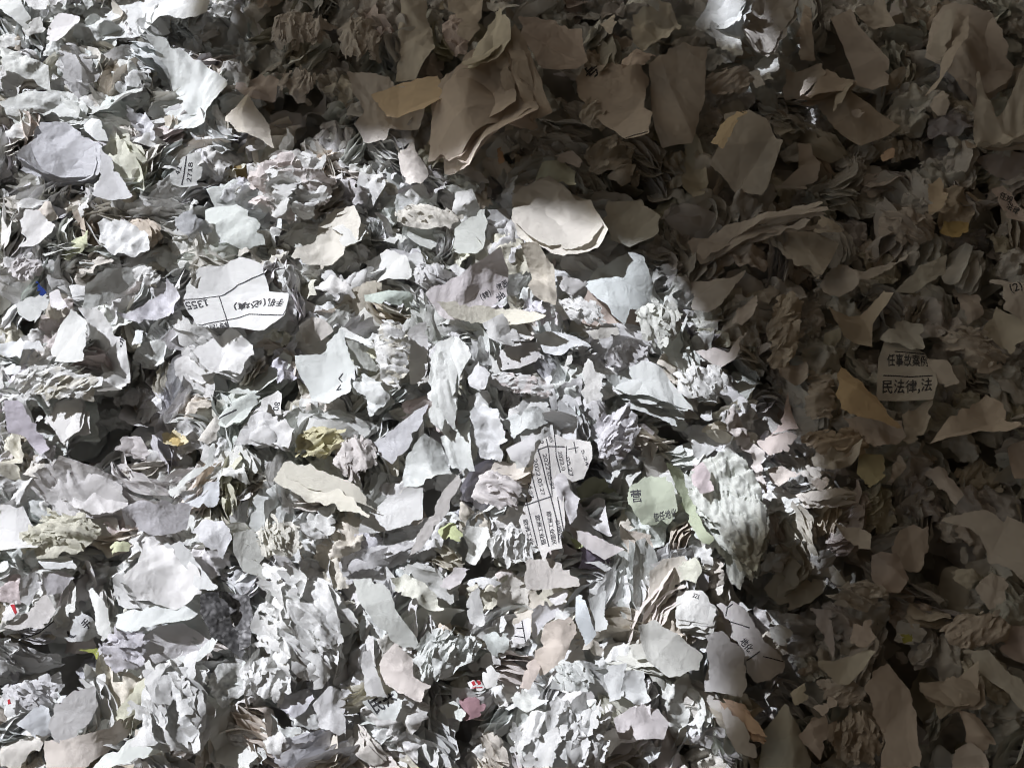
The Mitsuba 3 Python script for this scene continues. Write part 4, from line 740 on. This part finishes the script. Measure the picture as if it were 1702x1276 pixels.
S(6, [545,170,580,140,635,150,640,195,600,200,560,210], 'pale yellow flake, left of the large creased sheet', (.62,.62,.44), 16, (0,-.1), (.3, 5))
S(6, [420,380,460,370,545,520,560,620,500,640,470,500], 'white long slip, left of the mint stained sheet', 'W', 15, (.15,-.1), (.2, 7), **STR)
W(6, (620, 690), (90, 80), 'lilac white crumple, left of the slate grey sheet', (.58,.57,.60), 12, 'crumple', 0, 12, .7)
S(6, [100,330,190,290,210,380,150,470,90,450], 'grey leaf, in the fan at the lower left edge', (.65,.65,.65), 11, (-.5,.3), (.2, 7))
S(6, [200,300,300,290,380,330,300,400,230,420], 'dull grey sheet, right of the fan at the lower left edge', (.64,.64,.65), 12, (-.4,.3), (.15, 8))
W(6, (160, 900), (110, 70), 'crumpled pearly lump, above the bluish white scrap', (.60,.60,.61), 12, 'crumple', 10, 14, .6)
W(6, (1330, 830), (110, 80), 'knotted white twist of shreds, right of the speckled scrap', 'W', 13, 'crumple', -25, 16, .6)
S(6, [1350,720,1420,590,1480,620,1500,700,1460,770,1400,700], 'grey tongue, below the silvery mass', (.65,.65,.65), 14, (-.3,.1), (.3, 6))
S(6, [1320,1130,1400,1080,1440,1160,1380,1220,1330,1200], 'ridged white scrap, at the bottom left of the middle', 'W', 13, (.1,-.1), (.8, 5))

# ---- lower middle
S('F', [680,925,700,880,740,810,770,783,766,800,745,850,700,912], 'long beige grey blade, standing below the centre', (.65,.64,.61), 21, (-.2,.1), (.1, 11), (30, 12))
S(7, [915,232,1040,228,1100,260,1192,350,1180,377,915,387], 'smooth beige card, below the date list', (.65,.62,.58), 21, (-.12,.05), (.06, 10))
S(7, [60,335,130,328,220,350,260,480,330,560,387,660,360,692,260,640,160,550,80,440], 'pale grey green leaf shaped sheet, lower middle', (.63,.65,.61), 20, (-.1,.05), (.15, 11), (40, -8), tear=.45)
S(7, [240,330,320,310,420,350,522,510,420,482,340,440,290,420], 'creased cream white scrap, right of the leaf shaped sheet', (.64,.63,.57), 17, (.1,-.1), (.9, 5))
S(7, [620,460,640,400,680,380,702,450,702,582,640,542], 'grey upright flap, left of the beige card', (.65,.65,.64), 16, (-.2,0), (.15, 8))
S(7, [940,492,1000,440,1120,470,1080,512,1020,552,960,632], 'grey mauve shadowed scrap, above the brown leaf', (.65,.63,.65), 13, (-.3,.2), (.2, 7))
S(7, [970,700,1010,560,1080,530,1152,510,1172,600,1130,662,1090,762,1000,802], 'brown tan leaf shaped scrap, below the beige card', (.65,.58,.52), 18, (-.15,.0), (.3, 7), (60, -14), **KRA)
S(7, [890,872,900,840,960,682,1002,780,930,882], 'narrow tan strip, left of the brown tan leaf', (.65,.59,.52), 15, (-.1,0), (.2, 6), **STR)
S(7, [1000,402,1060,390,1122,395,1122,450,1062,467,1000,432], 'bright white fleck, directly below the beige card', 'W', 17, (.2,-.2), (.3, 6))
S(7, [1160,390,1205,420,1262,600,1210,662,1170,562], 'bright bluish white slip, right below the beige card', (.62,.66,.68), 18, (.2,-.15), (.1, 8), **STR)
S(7, [1220,440,1312,400,1312,562,1250,602], 'pale grey green flap, right of the bluish slip', (.63,.65,.63), 16, (-.15,0), (.1, 8))
S(7, [700,612,830,600,832,680,780,732,720,682], 'mint grey folded scrap, lower middle', (.62,.65,.63), 15, (-.1,.1), (.4, 6))
S(7, [690,800,740,758,792,800,772,862,720,882,700,842], 'bright white bitten scrap, lower middle', 'W', 19, (.15,-.1), (.15, 7), tear=.5)
S(7, [632,852,690,830,712,870,690,892,640,882], 'white scrap with red print, left of the bitten one', 'W', 16, (.1,-.1), (.2, 5), ink=[('redblot',[645,850,660,842,668,862,655,868],),('redblot',[672,842,690,836,694,858,680,862],),('redline',[650,878,700,872],1.6)], **PRI)
S(7, [590,942,640,910,722,960,702,1012,612,1042], 'dark maroon scrap, beside the bottom hollow', (.34,.22,.23), 10, (0,.1), (.4, 6))
S(7, [180,762,260,640,350,720,362,820,442,862,400,947,280,902,210,832], 'pinkish cream leaf shaped scrap, lower left of the middle', (.65,.61,.57), 19, (.0,-.1), (.4, 7), (30, -18))
S(7, [100,762,105,600,140,650,200,850,232,930,120,922], 'tall white cone of paper, lower left of the middle', (.64,.65,.63), 18, (-.2,-.05), (.2, 9), (0, -40))
S(7, [105,952,180,920,260,885,312,940,262,1042,180,1032], 'white scrap with two bold black characters, near the bottom', (.64,.65,.63), 17, (-.05,-.1), (.2, 8), ink=[('text','民共',(165,1005),(275,925),30)], **PRI)
S(7, [1088,952,1180,930,1252,940,1302,990,1240,1042,1150,1077,1110,1010], 'bright white pouch shaped scrap, near the bottom', 'W', 20, (.2,-.2), (.2, 9), (0, -14))
S(7, [1078,892,1180,902,1272,890,1254,930,1170,945,1090,942], 'white frilled rim, above the pouch', 'W', 19, (.1,.1), (.5, 5), tear=.6)
S(7, [858,560,900,535,942,520,942,662,862,652], 'white scrap with a ruled grid corner, lower middle', 'W', 16, (.05,-.1), (.15, 7), ink=[('line',[895,530,905,590,918,670],1.8),('line',[858,580,905,578],1.6),('line',[860,620,912,628],1.6)], **PRI)
W(7, (1090, 1160), (190, 140), 'big crumpled white ball, at the bottom edge', 'w', 16, 'crumple', 6, 24, .85, rough=1.3)
S(7, [1355,1030,1430,970,1580,980,1632,1050,1602,1132,1380,1132], 'wide grey scrap, near the bottom right of the sun', (.65,.65,.63), 17, (-.1,.05), (.3, 9), tear=.5)
S(7, [1310,762,1422,750,1402,930,1330,952], 'grey ribbed slip, right of the pouch', (.64,.65,.64), 15, (-.1,0), (.3, 6), pl=(0, 4, .5), **STR)
S(7, [1400,802,1502,790,1542,942,1450,962,1390,902], 'pale grey folded scrap, right of the ribbed slip', (.65,.65,.64), 14, (-.05,-.1), (.6, 6))
S(7, [838,922,900,880,980,932,1032,940,920,1002,860,962], 'white soft folded scrap, left of the pouch', 'W', 15, (.1,-.1), (.7, 5))
S(7, [478,972,560,940,622,1000,600,1042,510,1022], 'white lower flap, beside the maroon scrap', 'W', 14, (.1,-.15), (.2, 7), (0, -20))
S(7, [480,380,560,280,640,290,600,350,540,390], 'grey peaked scrap, between the leaf shaped sheet and the beige card', (.65,.65,.63), 16, (-.05,0), (.3, 6))
S(7, [600,345,700,330,790,345,795,385,740,365,640,370], 'white ribbon, left of the beige card', 'W', 18, (.1,-.1), (.2, 6), **STR)
W(7, (850, 170), (110, 80), 'fluffy white crinkled lump, left below the date list', 'W', 13, 'crumple', -10, 20, .6, rough=1.3)
S(7, [600,110,720,60,740,180,660,250,615,230,630,170], 'white ragged scrap, right of the lime green one', 'W', 17, (.1,-.1), (.6, 5), tear=.6)
W(7, (520, 700), (130, 90), 'mint grey crumpled mass, lower middle', (.63,.65,.63), 11, 'crumple', 20, 24, .55, rough=1.3)
S(7, [-10,230,150,180,350,150,360,170,170,260,0,300], 'dark grey fan of thin leaves, left below the centre', (.63,.63,.65), 14, (-.3,.3), (.3, 9), pl=(72, 4, .9), n=7, fan=(1, 3.5), **BUN)
W(7, (1160, 830), (90, 60), 'dull crinkled knot, above the frilled rim', (.63,.65,.63), 11, 'crumple', 0, 12, .6)
S(7, [1180,180,1290,190,1330,250,1290,290,1190,280], 'dark purple scrap, right below the date list', (.26,.22,.28), 10, GY, (.4, 5))
S(7, [1110,60,1250,120,1400,190,1310,240,1200,180], 'grey beige wing shaped scrap, below the sage green label', (.61,.60,.58), 17, (-.1,.1), (.15, 8))
S(7, [1370,80,1550,110,1560,300,1500,310,1420,200], 'brown shadowed flap, below the big wrinkled bundle on its left', (.65,.59,.53), 13, (-.2,.1), (.3, 8))
S(7, [1530,300,1600,230,1701,220,1740,300,1640,420,1560,500,1520,420], 'dim tan flap, in front of the white fanned stack', (.65,.60,.54), 13, (-.3,.1), (.2, 9))

# ---- lower right: the edge of the sun, then the shade
S(8, [-20,380,100,400,180,480,160,560,60,545,-40,540], 'white stack of fanned sheets with a small printed number', 'W', 18, (.1,-.15), (.2, 9), pl=(80, 6, .4), n=7, fan=(0, 4.2), ink=[('text','221',(48,430),(82,442),8)], **BUN)
S(8, [0,250,60,238,97,300,72,360,0,335,-30,300], 'cream white crumpled tip, above the fanned stack', (.64,.63,.55), 21, (.1,-.1), (.7, 5))
S('F', [1055,1040,1090,1030,1135,1060,1170,1087,1160,1112,1110,1127,1073,1097], 'grey mauve sheet, below the white fanned stack', (.65,.63,.62), 18, (-.15,.05), (.15, 10), pl=(30, 12, .4))
S(8, [170,462,240,430,330,500,360,570,520,742,495,802,370,872,320,802,310,690,220,582], 'grey sheet with black rules and a word, half in the shade', (.65,.63,.61), 17, (-.08,.05), (.15, 12), ink=[('line',[248,460,222,480,216,520],2),('line',[232,545,335,578],1.8),('text','地化',(285,645),(330,700),14),('line',[320,740,350,720,385,695],2),('line',[400,720,520,745],1.6)], **PRI)
S(8, [100,622,190,600,310,692,312,862,290,922,110,892,120,802,130,742], 'light grey square scrap, at the lower edge of the sun', (.65,.65,.64), 20, (-.05,-.05), (.15, 10), (40, -5))
S(8, [200,930,290,950,390,1062,440,1142,350,1112,300,1052], 'peach bundle of thin strips, in the lower right shade', (.62,.46,.33), 16, (.1,-.1), (.2, 8), n=4, fan=(-3, 3), **BUN)
S(8, [190,932,300,1052,360,1152,362,1212,270,1192,220,1102], 'grey smooth flap, under the peach bundle', (.61,.59,.56), 14, (-.05,.0), (.1, 10))
S(8, [760,70,860,80,940,110,942,190,880,182,800,122], 'tan flat wedge, in the middle of the lower right', (.65,.62,.57), 14, (.0,-.1), (.2, 8))
S(8, [1030,202,1080,92,1150,70,1222,80,1232,200,1180,302,1100,292], 'grey brown oval sheet, lower right', (.65,.59,.54), 13, (.0,.1), (.2, 10))
S(8, [1280,40,1380,20,1500,0,1620,10,1720,80,1720,330,1620,280,1540,240,1480,110], 'large olive tan flat sheet, at the right edge lower down', (.65,.62,.57), 17, (.0,-.05), (.15, 12), tear=.6, **KRA)
S(8, [1448,382,1540,300,1622,330,1612,430,1530,482], 'tan squarish scrap, below the large olive tan sheet', (.65,.62,.57), 15, (.0,-.1), (.2, 8))
S(8, [400,382,470,270,560,350,640,330,732,320,700,402,640,462,520,492], 'olive ochre sheet with a fold, lower right beside the sun edge', (.65,.63,.55), 11, (.0,.1), (.3, 9))
S(8, [825,662,850,560,940,540,955,620,920,682], 'pale tan folded card, lower right', (.65,.60,.53), 16, (.0,-.1), (.1, 9))
S(8, [640,740,760,740,920,682,962,702,900,790,830,852,770,852], 'olive tan sail shaped sheet, under the pale folded card', (.65,.61,.53), 14, (.0,.05), (.15, 10))
S(8, [960,800,1020,760,1130,882,1162,960,1195,1290,980,1290,1000,1100,950,1012,910,882], 'long tan grey sheet with a pink edge, at the bottom right', (.65,.59,.53), 15, (-.1,.1), (.15, 12), (0, -6), **KRA)
S(8, [1190,862,1350,830,1462,770,1472,930,1440,962,1280,960,1200,912], 'olive fan of leaves, right of the long tan grey sheet', (.65,.60,.52), 14, (.0,.05), (.3, 8), pl=(70, 5, .9), n=4, fan=(3, 4), **BUN)
S(8, [1270,962,1380,960,1282,1032], 'tan pointed tip, below the olive fan', (.65,.60,.52), 13, (0,0), (.1, 7))
S(8, [1400,702,1520,700,1620,790,1720,860,1720,1012,1600,882,1480,790], 'broad tan bent sheet, at the right edge near the bottom', (.65,.62,.57), 14, (.05,-.05), (.2, 11), (50, 10), **KRA)
S(8, [400,1082,510,972,600,1102,640,1290,400,1290], 'dark olive grey sheet, at the bottom beside the peach bundle', (.58,.57,.53), 10, (-.1,.1), (.25, 10))
S(8, [590,1122,640,1032,720,1000,732,1092,692,1232,640,1182], 'mauve tan bent scrap, near the bottom right', (.65,.58,.54), 14, (-.1,.05), (.25, 8), (20, -16))
S(8, [668,972,700,950,742,930,762,960,700,1012], 'small tan flag, above the mauve tan scrap', (.65,.59,.53), 16, (0,-.1), (.1, 7))
S(8, [1350,1190,1440,1148,1512,1200,1512,1290,1350,1290], 'tan block, at the bottom edge on the right', (.65,.61,.57), 13, (0,.05), (.15, 8))
W(8, (800, 900), (110, 60), 'coarse tan matted lump, lower right', (.65,.61,.57), 9, 'flaky', 0, 18, .7)
W(8, (870, 1120), (110, 110), 'shaggy brown mass, beside the mauve tan scrap', (.65,.59,.52), 8, 'flaky', -20, 20, .6)
S(8, [1330,292,1450,290,1502,320,1420,382,1360,342], 'dull tan scrap, left of the squarish tan one', (.65,.59,.52), 13, (0,0), (.4, 7))
S(8, [535,902,610,850,622,920,560,962], 'pale olive square, in the lower right shade', (.65,.62,.53), 13, (0,-.05), (.15, 7))
W(8, (1470, 590), (150, 80), 'rosy tan matted lump, at the lower right edge', (.65,.59,.53), 10, 'flaky', 5, 20, .6)
W(8, (880, 420), (120, 70), 'brown ruffled lump, above the pale folded card', (.65,.62,.57), 9, 'crumple', 5, 14, .6)
S(8, [1090,610,1140,605,1150,650,1100,655], 'tiny yellow green chip, in the lower right dark', (.40,.40,.12), 9, (0,0), (.1, 5))
S(8, [640,480,740,480,760,660,745,740,700,620], 'mauve grey curled strip, lower right', (.65,.61,.61), 11, (.2,0), (.2, 8), (0, -40), **STR)
S(8, [940,210,1060,200,1130,330,1080,400,980,400,940,330], 'brown grey flat scrap, under the oval sheet', (.65,.58,.53), 10, (0,.1), (.4, 8))
S(8, [1560,700,1640,560,1720,560,1720,760,1640,740], 'mauve dark scrap, at the right edge near the bottom', (.65,.58,.57), 9, (0,.1), (.3, 8))
S(8, [1380,980,1480,1000,1560,1160,1500,1190,1420,1140], 'rosy brown tilted scrap, above the tan block', (.65,.58,.52), 12, (-.2,.1), (.3, 8))
S(8, [490,560,540,600,520,680,440,640,430,580], 'dark grey disc, left in the lower right shade', (.65,.64,.60), 8, (0,.1), (.2, 8))

# ---------------------------------------------------------------- scraps between the traced ones
def sheet_prototypes(n, step, rng, lo, hi):
    out = []
    for i in range(n):
        k = int(rng.integers(5, 9))
        a = np.linspace(0, 2 * np.pi, k, endpoint=False) + rng.normal(0, .28, k)
        po = np.stack([np.cos(a), np.sin(a) * rng.uniform(.35, .95)], 1) * rng.uniform(.7, 1.2, (k, 1)) * 0.01
        p, f = flat_mesh(po, step, rng.uniform(.0001, .0006), rng)
        z = relief(p, rng, (rng.uniform(lo, hi), rng.uniform(2.5, 6)), (rng.uniform(0, 180), rng.normal(0, 70)), (rng.uniform(0, 180), rng.uniform(2, 5), rng.uniform(.2, 1.0)) if rng.random() < .45 else None)
        out.append((np.column_stack([p, z]) * 100, f))
    return out


def turn(rng, tilt):
    a, b = rng.uniform(0, 2 * np.pi), rng.normal(0, tilt)
    c = rng.uniform(0, 2 * np.pi)
    return np.array((T().rotate([0, 0, 1], math.degrees(a)) @ T().rotate([1, 0, 0], math.degrees(b)) @ T().rotate([0, 0, 1], math.degrees(c))).matrix)[:3, :3]


PAPERS = [('W', 9), ('w', 6), ('t', 2.5), ('C', 1.2), ('G', 1), ('L', .8), ('T', 1.2), ('K', .5), ('P', .5), ('V', .3), ('D', .6)]


def pick(rng, px):
    w = np.array([b for _, b in PAPERS], float)
    c = np.asarray(COL[PAPERS[rng.choice(len(PAPERS), p=w / w.sum())][0]])
    return c * rng.uniform(.9, 1.05) * (1 + rng.normal(0, .012, 3))


covered = shapely.STRtree([g for _, g, _ in placed])
geoms = [g for _, g, _ in placed]


def over(px):
    return any(geoms[i].buffer(-4).contains(shapely.Point(px)) for i in covered.query(shapely.Point(px)))


def lean(px):
    '''On the sunny flank the heap's pieces lie tilted a little towards the upper left, as its slope there is.'''
    k = 14 if LIT.contains(shapely.Point(px)) else 0
    return np.array(T().rotate([.5, .85, 0], -k).matrix)[:3, :3]


class Heap:
    """Many small pieces gathered into one mesh."""

    def __init__(self):
        self.v, self.f, self.c, self.n = [], [], [], 0

    def add(self, v, f, col):
        self.v.append(v); self.f.append(f + self.n); self.c.append(np.repeat(np.asarray(col)[None], len(v), 0)); self.n += len(v)


rng = np.random.default_rng(41)
big = sheet_prototypes(40, 0.0011, rng, .3, 1.2)
mid = sheet_prototypes(70, 0.0015, rng, .3, 1.3)
tiny = sheet_prototypes(40, 0.0036, rng, .6, 2.0)

clumps = []
for i in range(24):
    kk = 13
    aa = np.linspace(0, 2 * np.pi, kk, endpoint=False) + rng.normal(0, .12, kk)
    p, f = flat_mesh(np.stack([np.cos(aa), np.sin(aa) * rng.uniform(.5, 1)], 1) * rng.uniform(.7, 1.2, (kk, 1)) * .01, .00075, .0006, rng)
    rho = np.linalg.norm(p, axis=1) / .01
    z = .005 * (1.1 * np.sqrt(np.maximum(1 - .6 * np.minimum(rho, 1.25) ** 2, 0)) - .5)
    for sc, am in ((.006, .0021), (.0028, .0011), (.0014, .0004)):
        z = z + facets(p * [1, rng.uniform(1, 1.8)], sc, am, rng)
    clumps.append((np.column_stack([p, z]) * 100, f))

fans = []
for i in range(26):
    vs, fs, k = [], [], 0
    ln, wd = rng.uniform(.8, 1.2), rng.uniform(.3, .6)
    pleat, bow = (rng.uniform(60, 120), rng.uniform(3, 5), rng.uniform(.3, .8)), rng.normal(0, 60)
    for j in range(int(rng.integers(4, 8))):
        kk = 9
        aa = np.linspace(0, 2 * np.pi, kk, endpoint=False) + rng.normal(0, .15, kk)
        p, f = flat_mesh(np.stack([np.cos(aa) * ln, np.sin(aa) * wd], 1) * rng.uniform(.8, 1.15, (kk, 1)) * .01, .0013, .0005, rng)
        z = relief(p, rng, (.35, 4), (0, bow + rng.normal(0, 15)), pleat)
        v = np.column_stack([p, z + j * rng.uniform(.0006, .0012)])
        v = v @ np.array(T().rotate([1, 0, 0], rng.normal(0, 6) + j * 2).matrix)[:3, :3].T
        vs.append(v * 100); fs.append(f + k); k += len(v)
    fans.append((np.vstack(vs), np.vstack(fs)))

# the open patches that no traced scrap covers get single scraps of their own
WORDS = {'W': 'white', 'w': 'off white', 'G': 'greenish white', 'L': 'lilac', 'C': 'cream', 'D': 'grey', 'T': 'tan', 't': 'grey tan', 'K': 'brown', 'V': 'olive', 'O': 'buff'}
said = set()
singles = 0
spots = []
for _ in range(4000):
    px = np.array([rng.uniform(10, 1692), rng.uniform(10, 1266)])
    if over(px) or any(np.hypot(*(px - s)) < 34 for s in spots):
        continue
    if any(np.hypot(px[0] - h[0], px[1] - h[1]) < h[2] * .75 for h in HOLLOWS):
        continue
    spots.append(px)
for px in spots:
    if singles >= 110:
        break
    d = np.array([g.distance(shapely.Point(px)) for g in geoms])
    i = int(np.argmin(d))
    cx, cy = geoms[i].centroid.coords[0]
    dx, dy = px[0] - cx, px[1] - cy
    side = ('to the right of' if dx > 0 else 'to the left of') if abs(dx) > abs(dy) else ('below' if dy > 0 else 'above')
    if (i, side) in said:
        continue
    said.add((i, side))
    w = np.array([b for a, b in PAPERS if a in WORDS], float)
    name = [a for a, b in PAPERS if a in WORDS][rng.choice(len(w), p=w / w.sum())]
    k = int(rng.integers(len(big)))
    r = rng.uniform(.0055, .0095)
    v, f = big[k]
    o = at(px, rng.uniform(.003, .007))
    key = numbered('small_paper_scrap')
    put(key, (v * r) @ turn(rng, .45).T + o, f, np.asarray(COL[name]) * rng.uniform(.93, 1.03))
    short = placed[i][2].split(' with ')[0]
    words = short.split()
    labels[key] = {'label': f"small {WORDS[name]} scrap {side} the {' '.join(words[:7])}", 'category': 'paper scrap', 'group': 'small scraps filling the gaps'}
    singles += 1

# everything smaller: shreds nobody could count, down into the gaps
heap = Heap()
for i in range(4200):
    x, y = rng.uniform(-.265, .265), rng.uniform(-.22, .225)
    z = float(surface(x, y)) - abs(rng.normal(0, .006)) - .001
    px = pixel([x, y, z])
    if rng.random() < .4 and any(np.hypot(px[0] - h[0], px[1] - h[1]) < h[2] * .8 for h in HOLLOWS):
        continue
    low = over(px)
    r = rng.uniform(.0045, .0135) * (1 if LIT.contains(shapely.Point(px)) else 1.2)
    v, f = mid[int(rng.integers(len(mid)))]
    heap.add((v * r) @ (lean(px) @ turn(rng, .55)).T + [x, y, z - (.005 if low else 0) - (0 if LIT.contains(shapely.Point(px)) else .004)], f, pick(rng, px))
for i in range(1500):
    x, y = rng.uniform(-.25, .25), rng.uniform(-.2, .205)
    z = float(surface(x, y)) - rng.uniform(-.002, .003)
    px = pixel([x, y, z])
    if over(px) or any(np.hypot(px[0] - h[0], px[1] - h[1]) < h[2] * .9 for h in HOLLOWS):
        continue
    v, f = clumps[int(rng.integers(len(clumps)))]
    heap.add((v * rng.uniform(.006, .013)) @ (lean(px) @ turn(rng, .3)).T + [x, y, z], f, pick(rng, px))
for i in range(2500):
    x, y = rng.uniform(-.25, .25), rng.uniform(-.2, .205)
    z = float(surface(x, y)) - rng.uniform(-.002, .003)
    px = pixel([x, y, z])
    sunny = LIT.contains(shapely.Point(px))
    if over(px) or (not sunny and rng.random() < .55) or any(np.hypot(px[0] - h[0], px[1] - h[1]) < h[2] * .8 for h in HOLLOWS):
        continue
    v, f = fans[int(rng.integers(len(fans)))]
    edge_on = np.array(T().rotate([0, 0, 1], rng.uniform(0, 360)).rotate([1, 0, 0], rng.normal(48, 18)).rotate([0, 1, 0], rng.normal(0, 14)).matrix)[:3, :3]
    heap.add((v * rng.uniform(.0065, .0155)) @ edge_on.T + [x, y, z], f, pick(rng, px))
for i in range(3000):
    x, y = rng.uniform(-.26, .26), rng.uniform(-.215, .22)
    z = float(surface(x, y)) - abs(rng.normal(0, .004)) + .002
    px = pixel([x, y, z])
    if over(px) or any(np.hypot(px[0] - h[0], px[1] - h[1]) < h[2] * .8 for h in HOLLOWS):
        continue
    if not LIT.contains(shapely.Point(px)) and rng.random() < .5:
        continue
    v, f = tiny[int(rng.integers(len(tiny)))]
    heap.add((v * rng.uniform(.0011, .0036) * ([rng.uniform(1.5, 3), .4, .4] if rng.random() < .22 else 1)) @ turn(rng, .9).T + [x, y, z], f, pick(rng, px))
put('shredded_paper', np.vstack(heap.v), np.vstack(heap.f), np.vstack(heap.c))
labels['shredded_paper'] = {'label': 'countless small torn paper shreds filling the heap between the larger scraps', 'category': 'shredded paper', 'kind': 'stuff'}

# the body of the heap under the scraps, and the yard it lies on
gx, gy = np.meshgrid(np.linspace(-.46, .46, 330), np.linspace(-.42, .42, 300))
hz = surface(gx, gy) - .016 + .006 * (meshkit.fbm(np.stack([gx * 160, gy * 160, gx * 0], -1), 3, 21) - .5)
hz = np.maximum(hz, -.155)
i = np.arange(329 * 299); i = i + i // 329
quads = np.stack([i, i + 1, i + 331, i + 330], 1)
scene['paper_heap'] = mikit.ply((np.stack([gx, gy, hz], -1).reshape(-1, 3), quads), {'type': 'diffuse', 'reflectance': mikit.proc(lambda p, n, uv: mikit.mix((.46, .45, .43), (.60, .59, .57), mikit.fbm(p.x * 240, p.y * 240, p.z * 240)))}, smooth=True)
labels['paper_heap'] = {'label': 'compacted body of the paper heap under the scraps', 'category': 'paper heap', 'kind': 'structure'}
scene['ground'] = {'type': 'rectangle', 'to_world': T().translate([0, 0, -.15]).scale([12, 12, 1]), 'bsdf': {'type': 'ref', 'id': 'concrete'}}
labels['ground'] = {'label': 'concrete yard that the heap lies on', 'category': 'ground', 'kind': 'structure'}

# ---------------------------------------------------------------- the canvas awning overhead, whose ragged edge and slit let the sun in
AWN = 0.95


def shadow_to_awning(poly):
    out = []
    for p in poly:
        q = at(p, .012)
        out.append((q + SUN * ((AWN - q[2]) / SUN[2]))[:2])
    return np.array(out)


edge = shapely.Polygon(shadow_to_awning(shapely.get_coordinates(LIT.segmentize(60))[:-1])).buffer(0)
slit = shapely.Polygon(shadow_to_awning(shapely.get_coordinates(GAP)[:-1])).buffer(0)
lit_c = shadow_to_awning([(700, 700)])[0]
top_c = shadow_to_awning([(850, 0)])[0]
canvas = shapely.box(lit_c[0] - .16, -.62, .56, top_c[1] + .11)
canvas = canvas.difference(edge.union(slit))
west = shapely.box(lit_c[0] - 3, lit_c[1] - 3, lit_c[0] - .16, lit_c[1] + 3)
canvas = canvas.difference(shapely.box(lit_c[0] - 3, lit_c[1] - 3, lit_c[0] + .06, lit_c[1] + .03))
canvas = max(getattr(canvas, 'geoms', [canvas]), key=lambda g: g.area)
m = trimesh.creation.extrude_polygon(canvas, .004, engine='earcut')
m.apply_translation([0, 0, AWN])
scene['awning__cover'] = mikit.ply(m, 'canvas', smooth=False)
x0, y0, x1, y1 = canvas.bounds


def curtain(a, b, waves):
    """A hanging side of the awning, in soft folds."""
    s, h = np.meshgrid(np.linspace(0, 1, 90), np.linspace(-.148, AWN - .002, 12))
    d = np.array(b) - np.array(a)
    nrm = np.array([-d[1], d[0]]) / np.linalg.norm(d)
    off = .018 * np.sin(s * waves * 6.283) * (1.1 - .6 * (h + .15))
    v = np.stack([a[0] + d[0] * s + nrm[0] * off, a[1] + d[1] * s + nrm[1] * off, h], -1).reshape(-1, 3)
    k = np.arange(89 * 11); k = k + k // 89
    scene[numbered('awning__curtain')] = mikit.ply((v, np.stack([k, k + 1, k + 91, k + 90], 1)), 'canvas', smooth=True)


curtain((x1 - .03, y0 + .03), (x1 - .03, y1 - .06), 7)
curtain((-.12, y1 - .05), (x1 - .06, y1 - .05), 6)
curtain((x0 + .25, y0 + .03), (x1 - .07, y0 + .03), 8)
for cx, cy in ((x1 - .08, y0 + .08), (x1 - .08, y1 - .03), (x0 + .30, y1 - .03)):
    post = trimesh.creation.cylinder(radius=.02, segment=[[cx, cy, -.15], [cx, cy, AWN - .001]], sections=20)
    scene[numbered('awning__post')] = mikit.ply(post, 'timber', smooth=30)
labels['awning'] = {'label': 'brown canvas awning on timber posts over the heap, its torn edge cutting the sunlight', 'category': 'awning'}
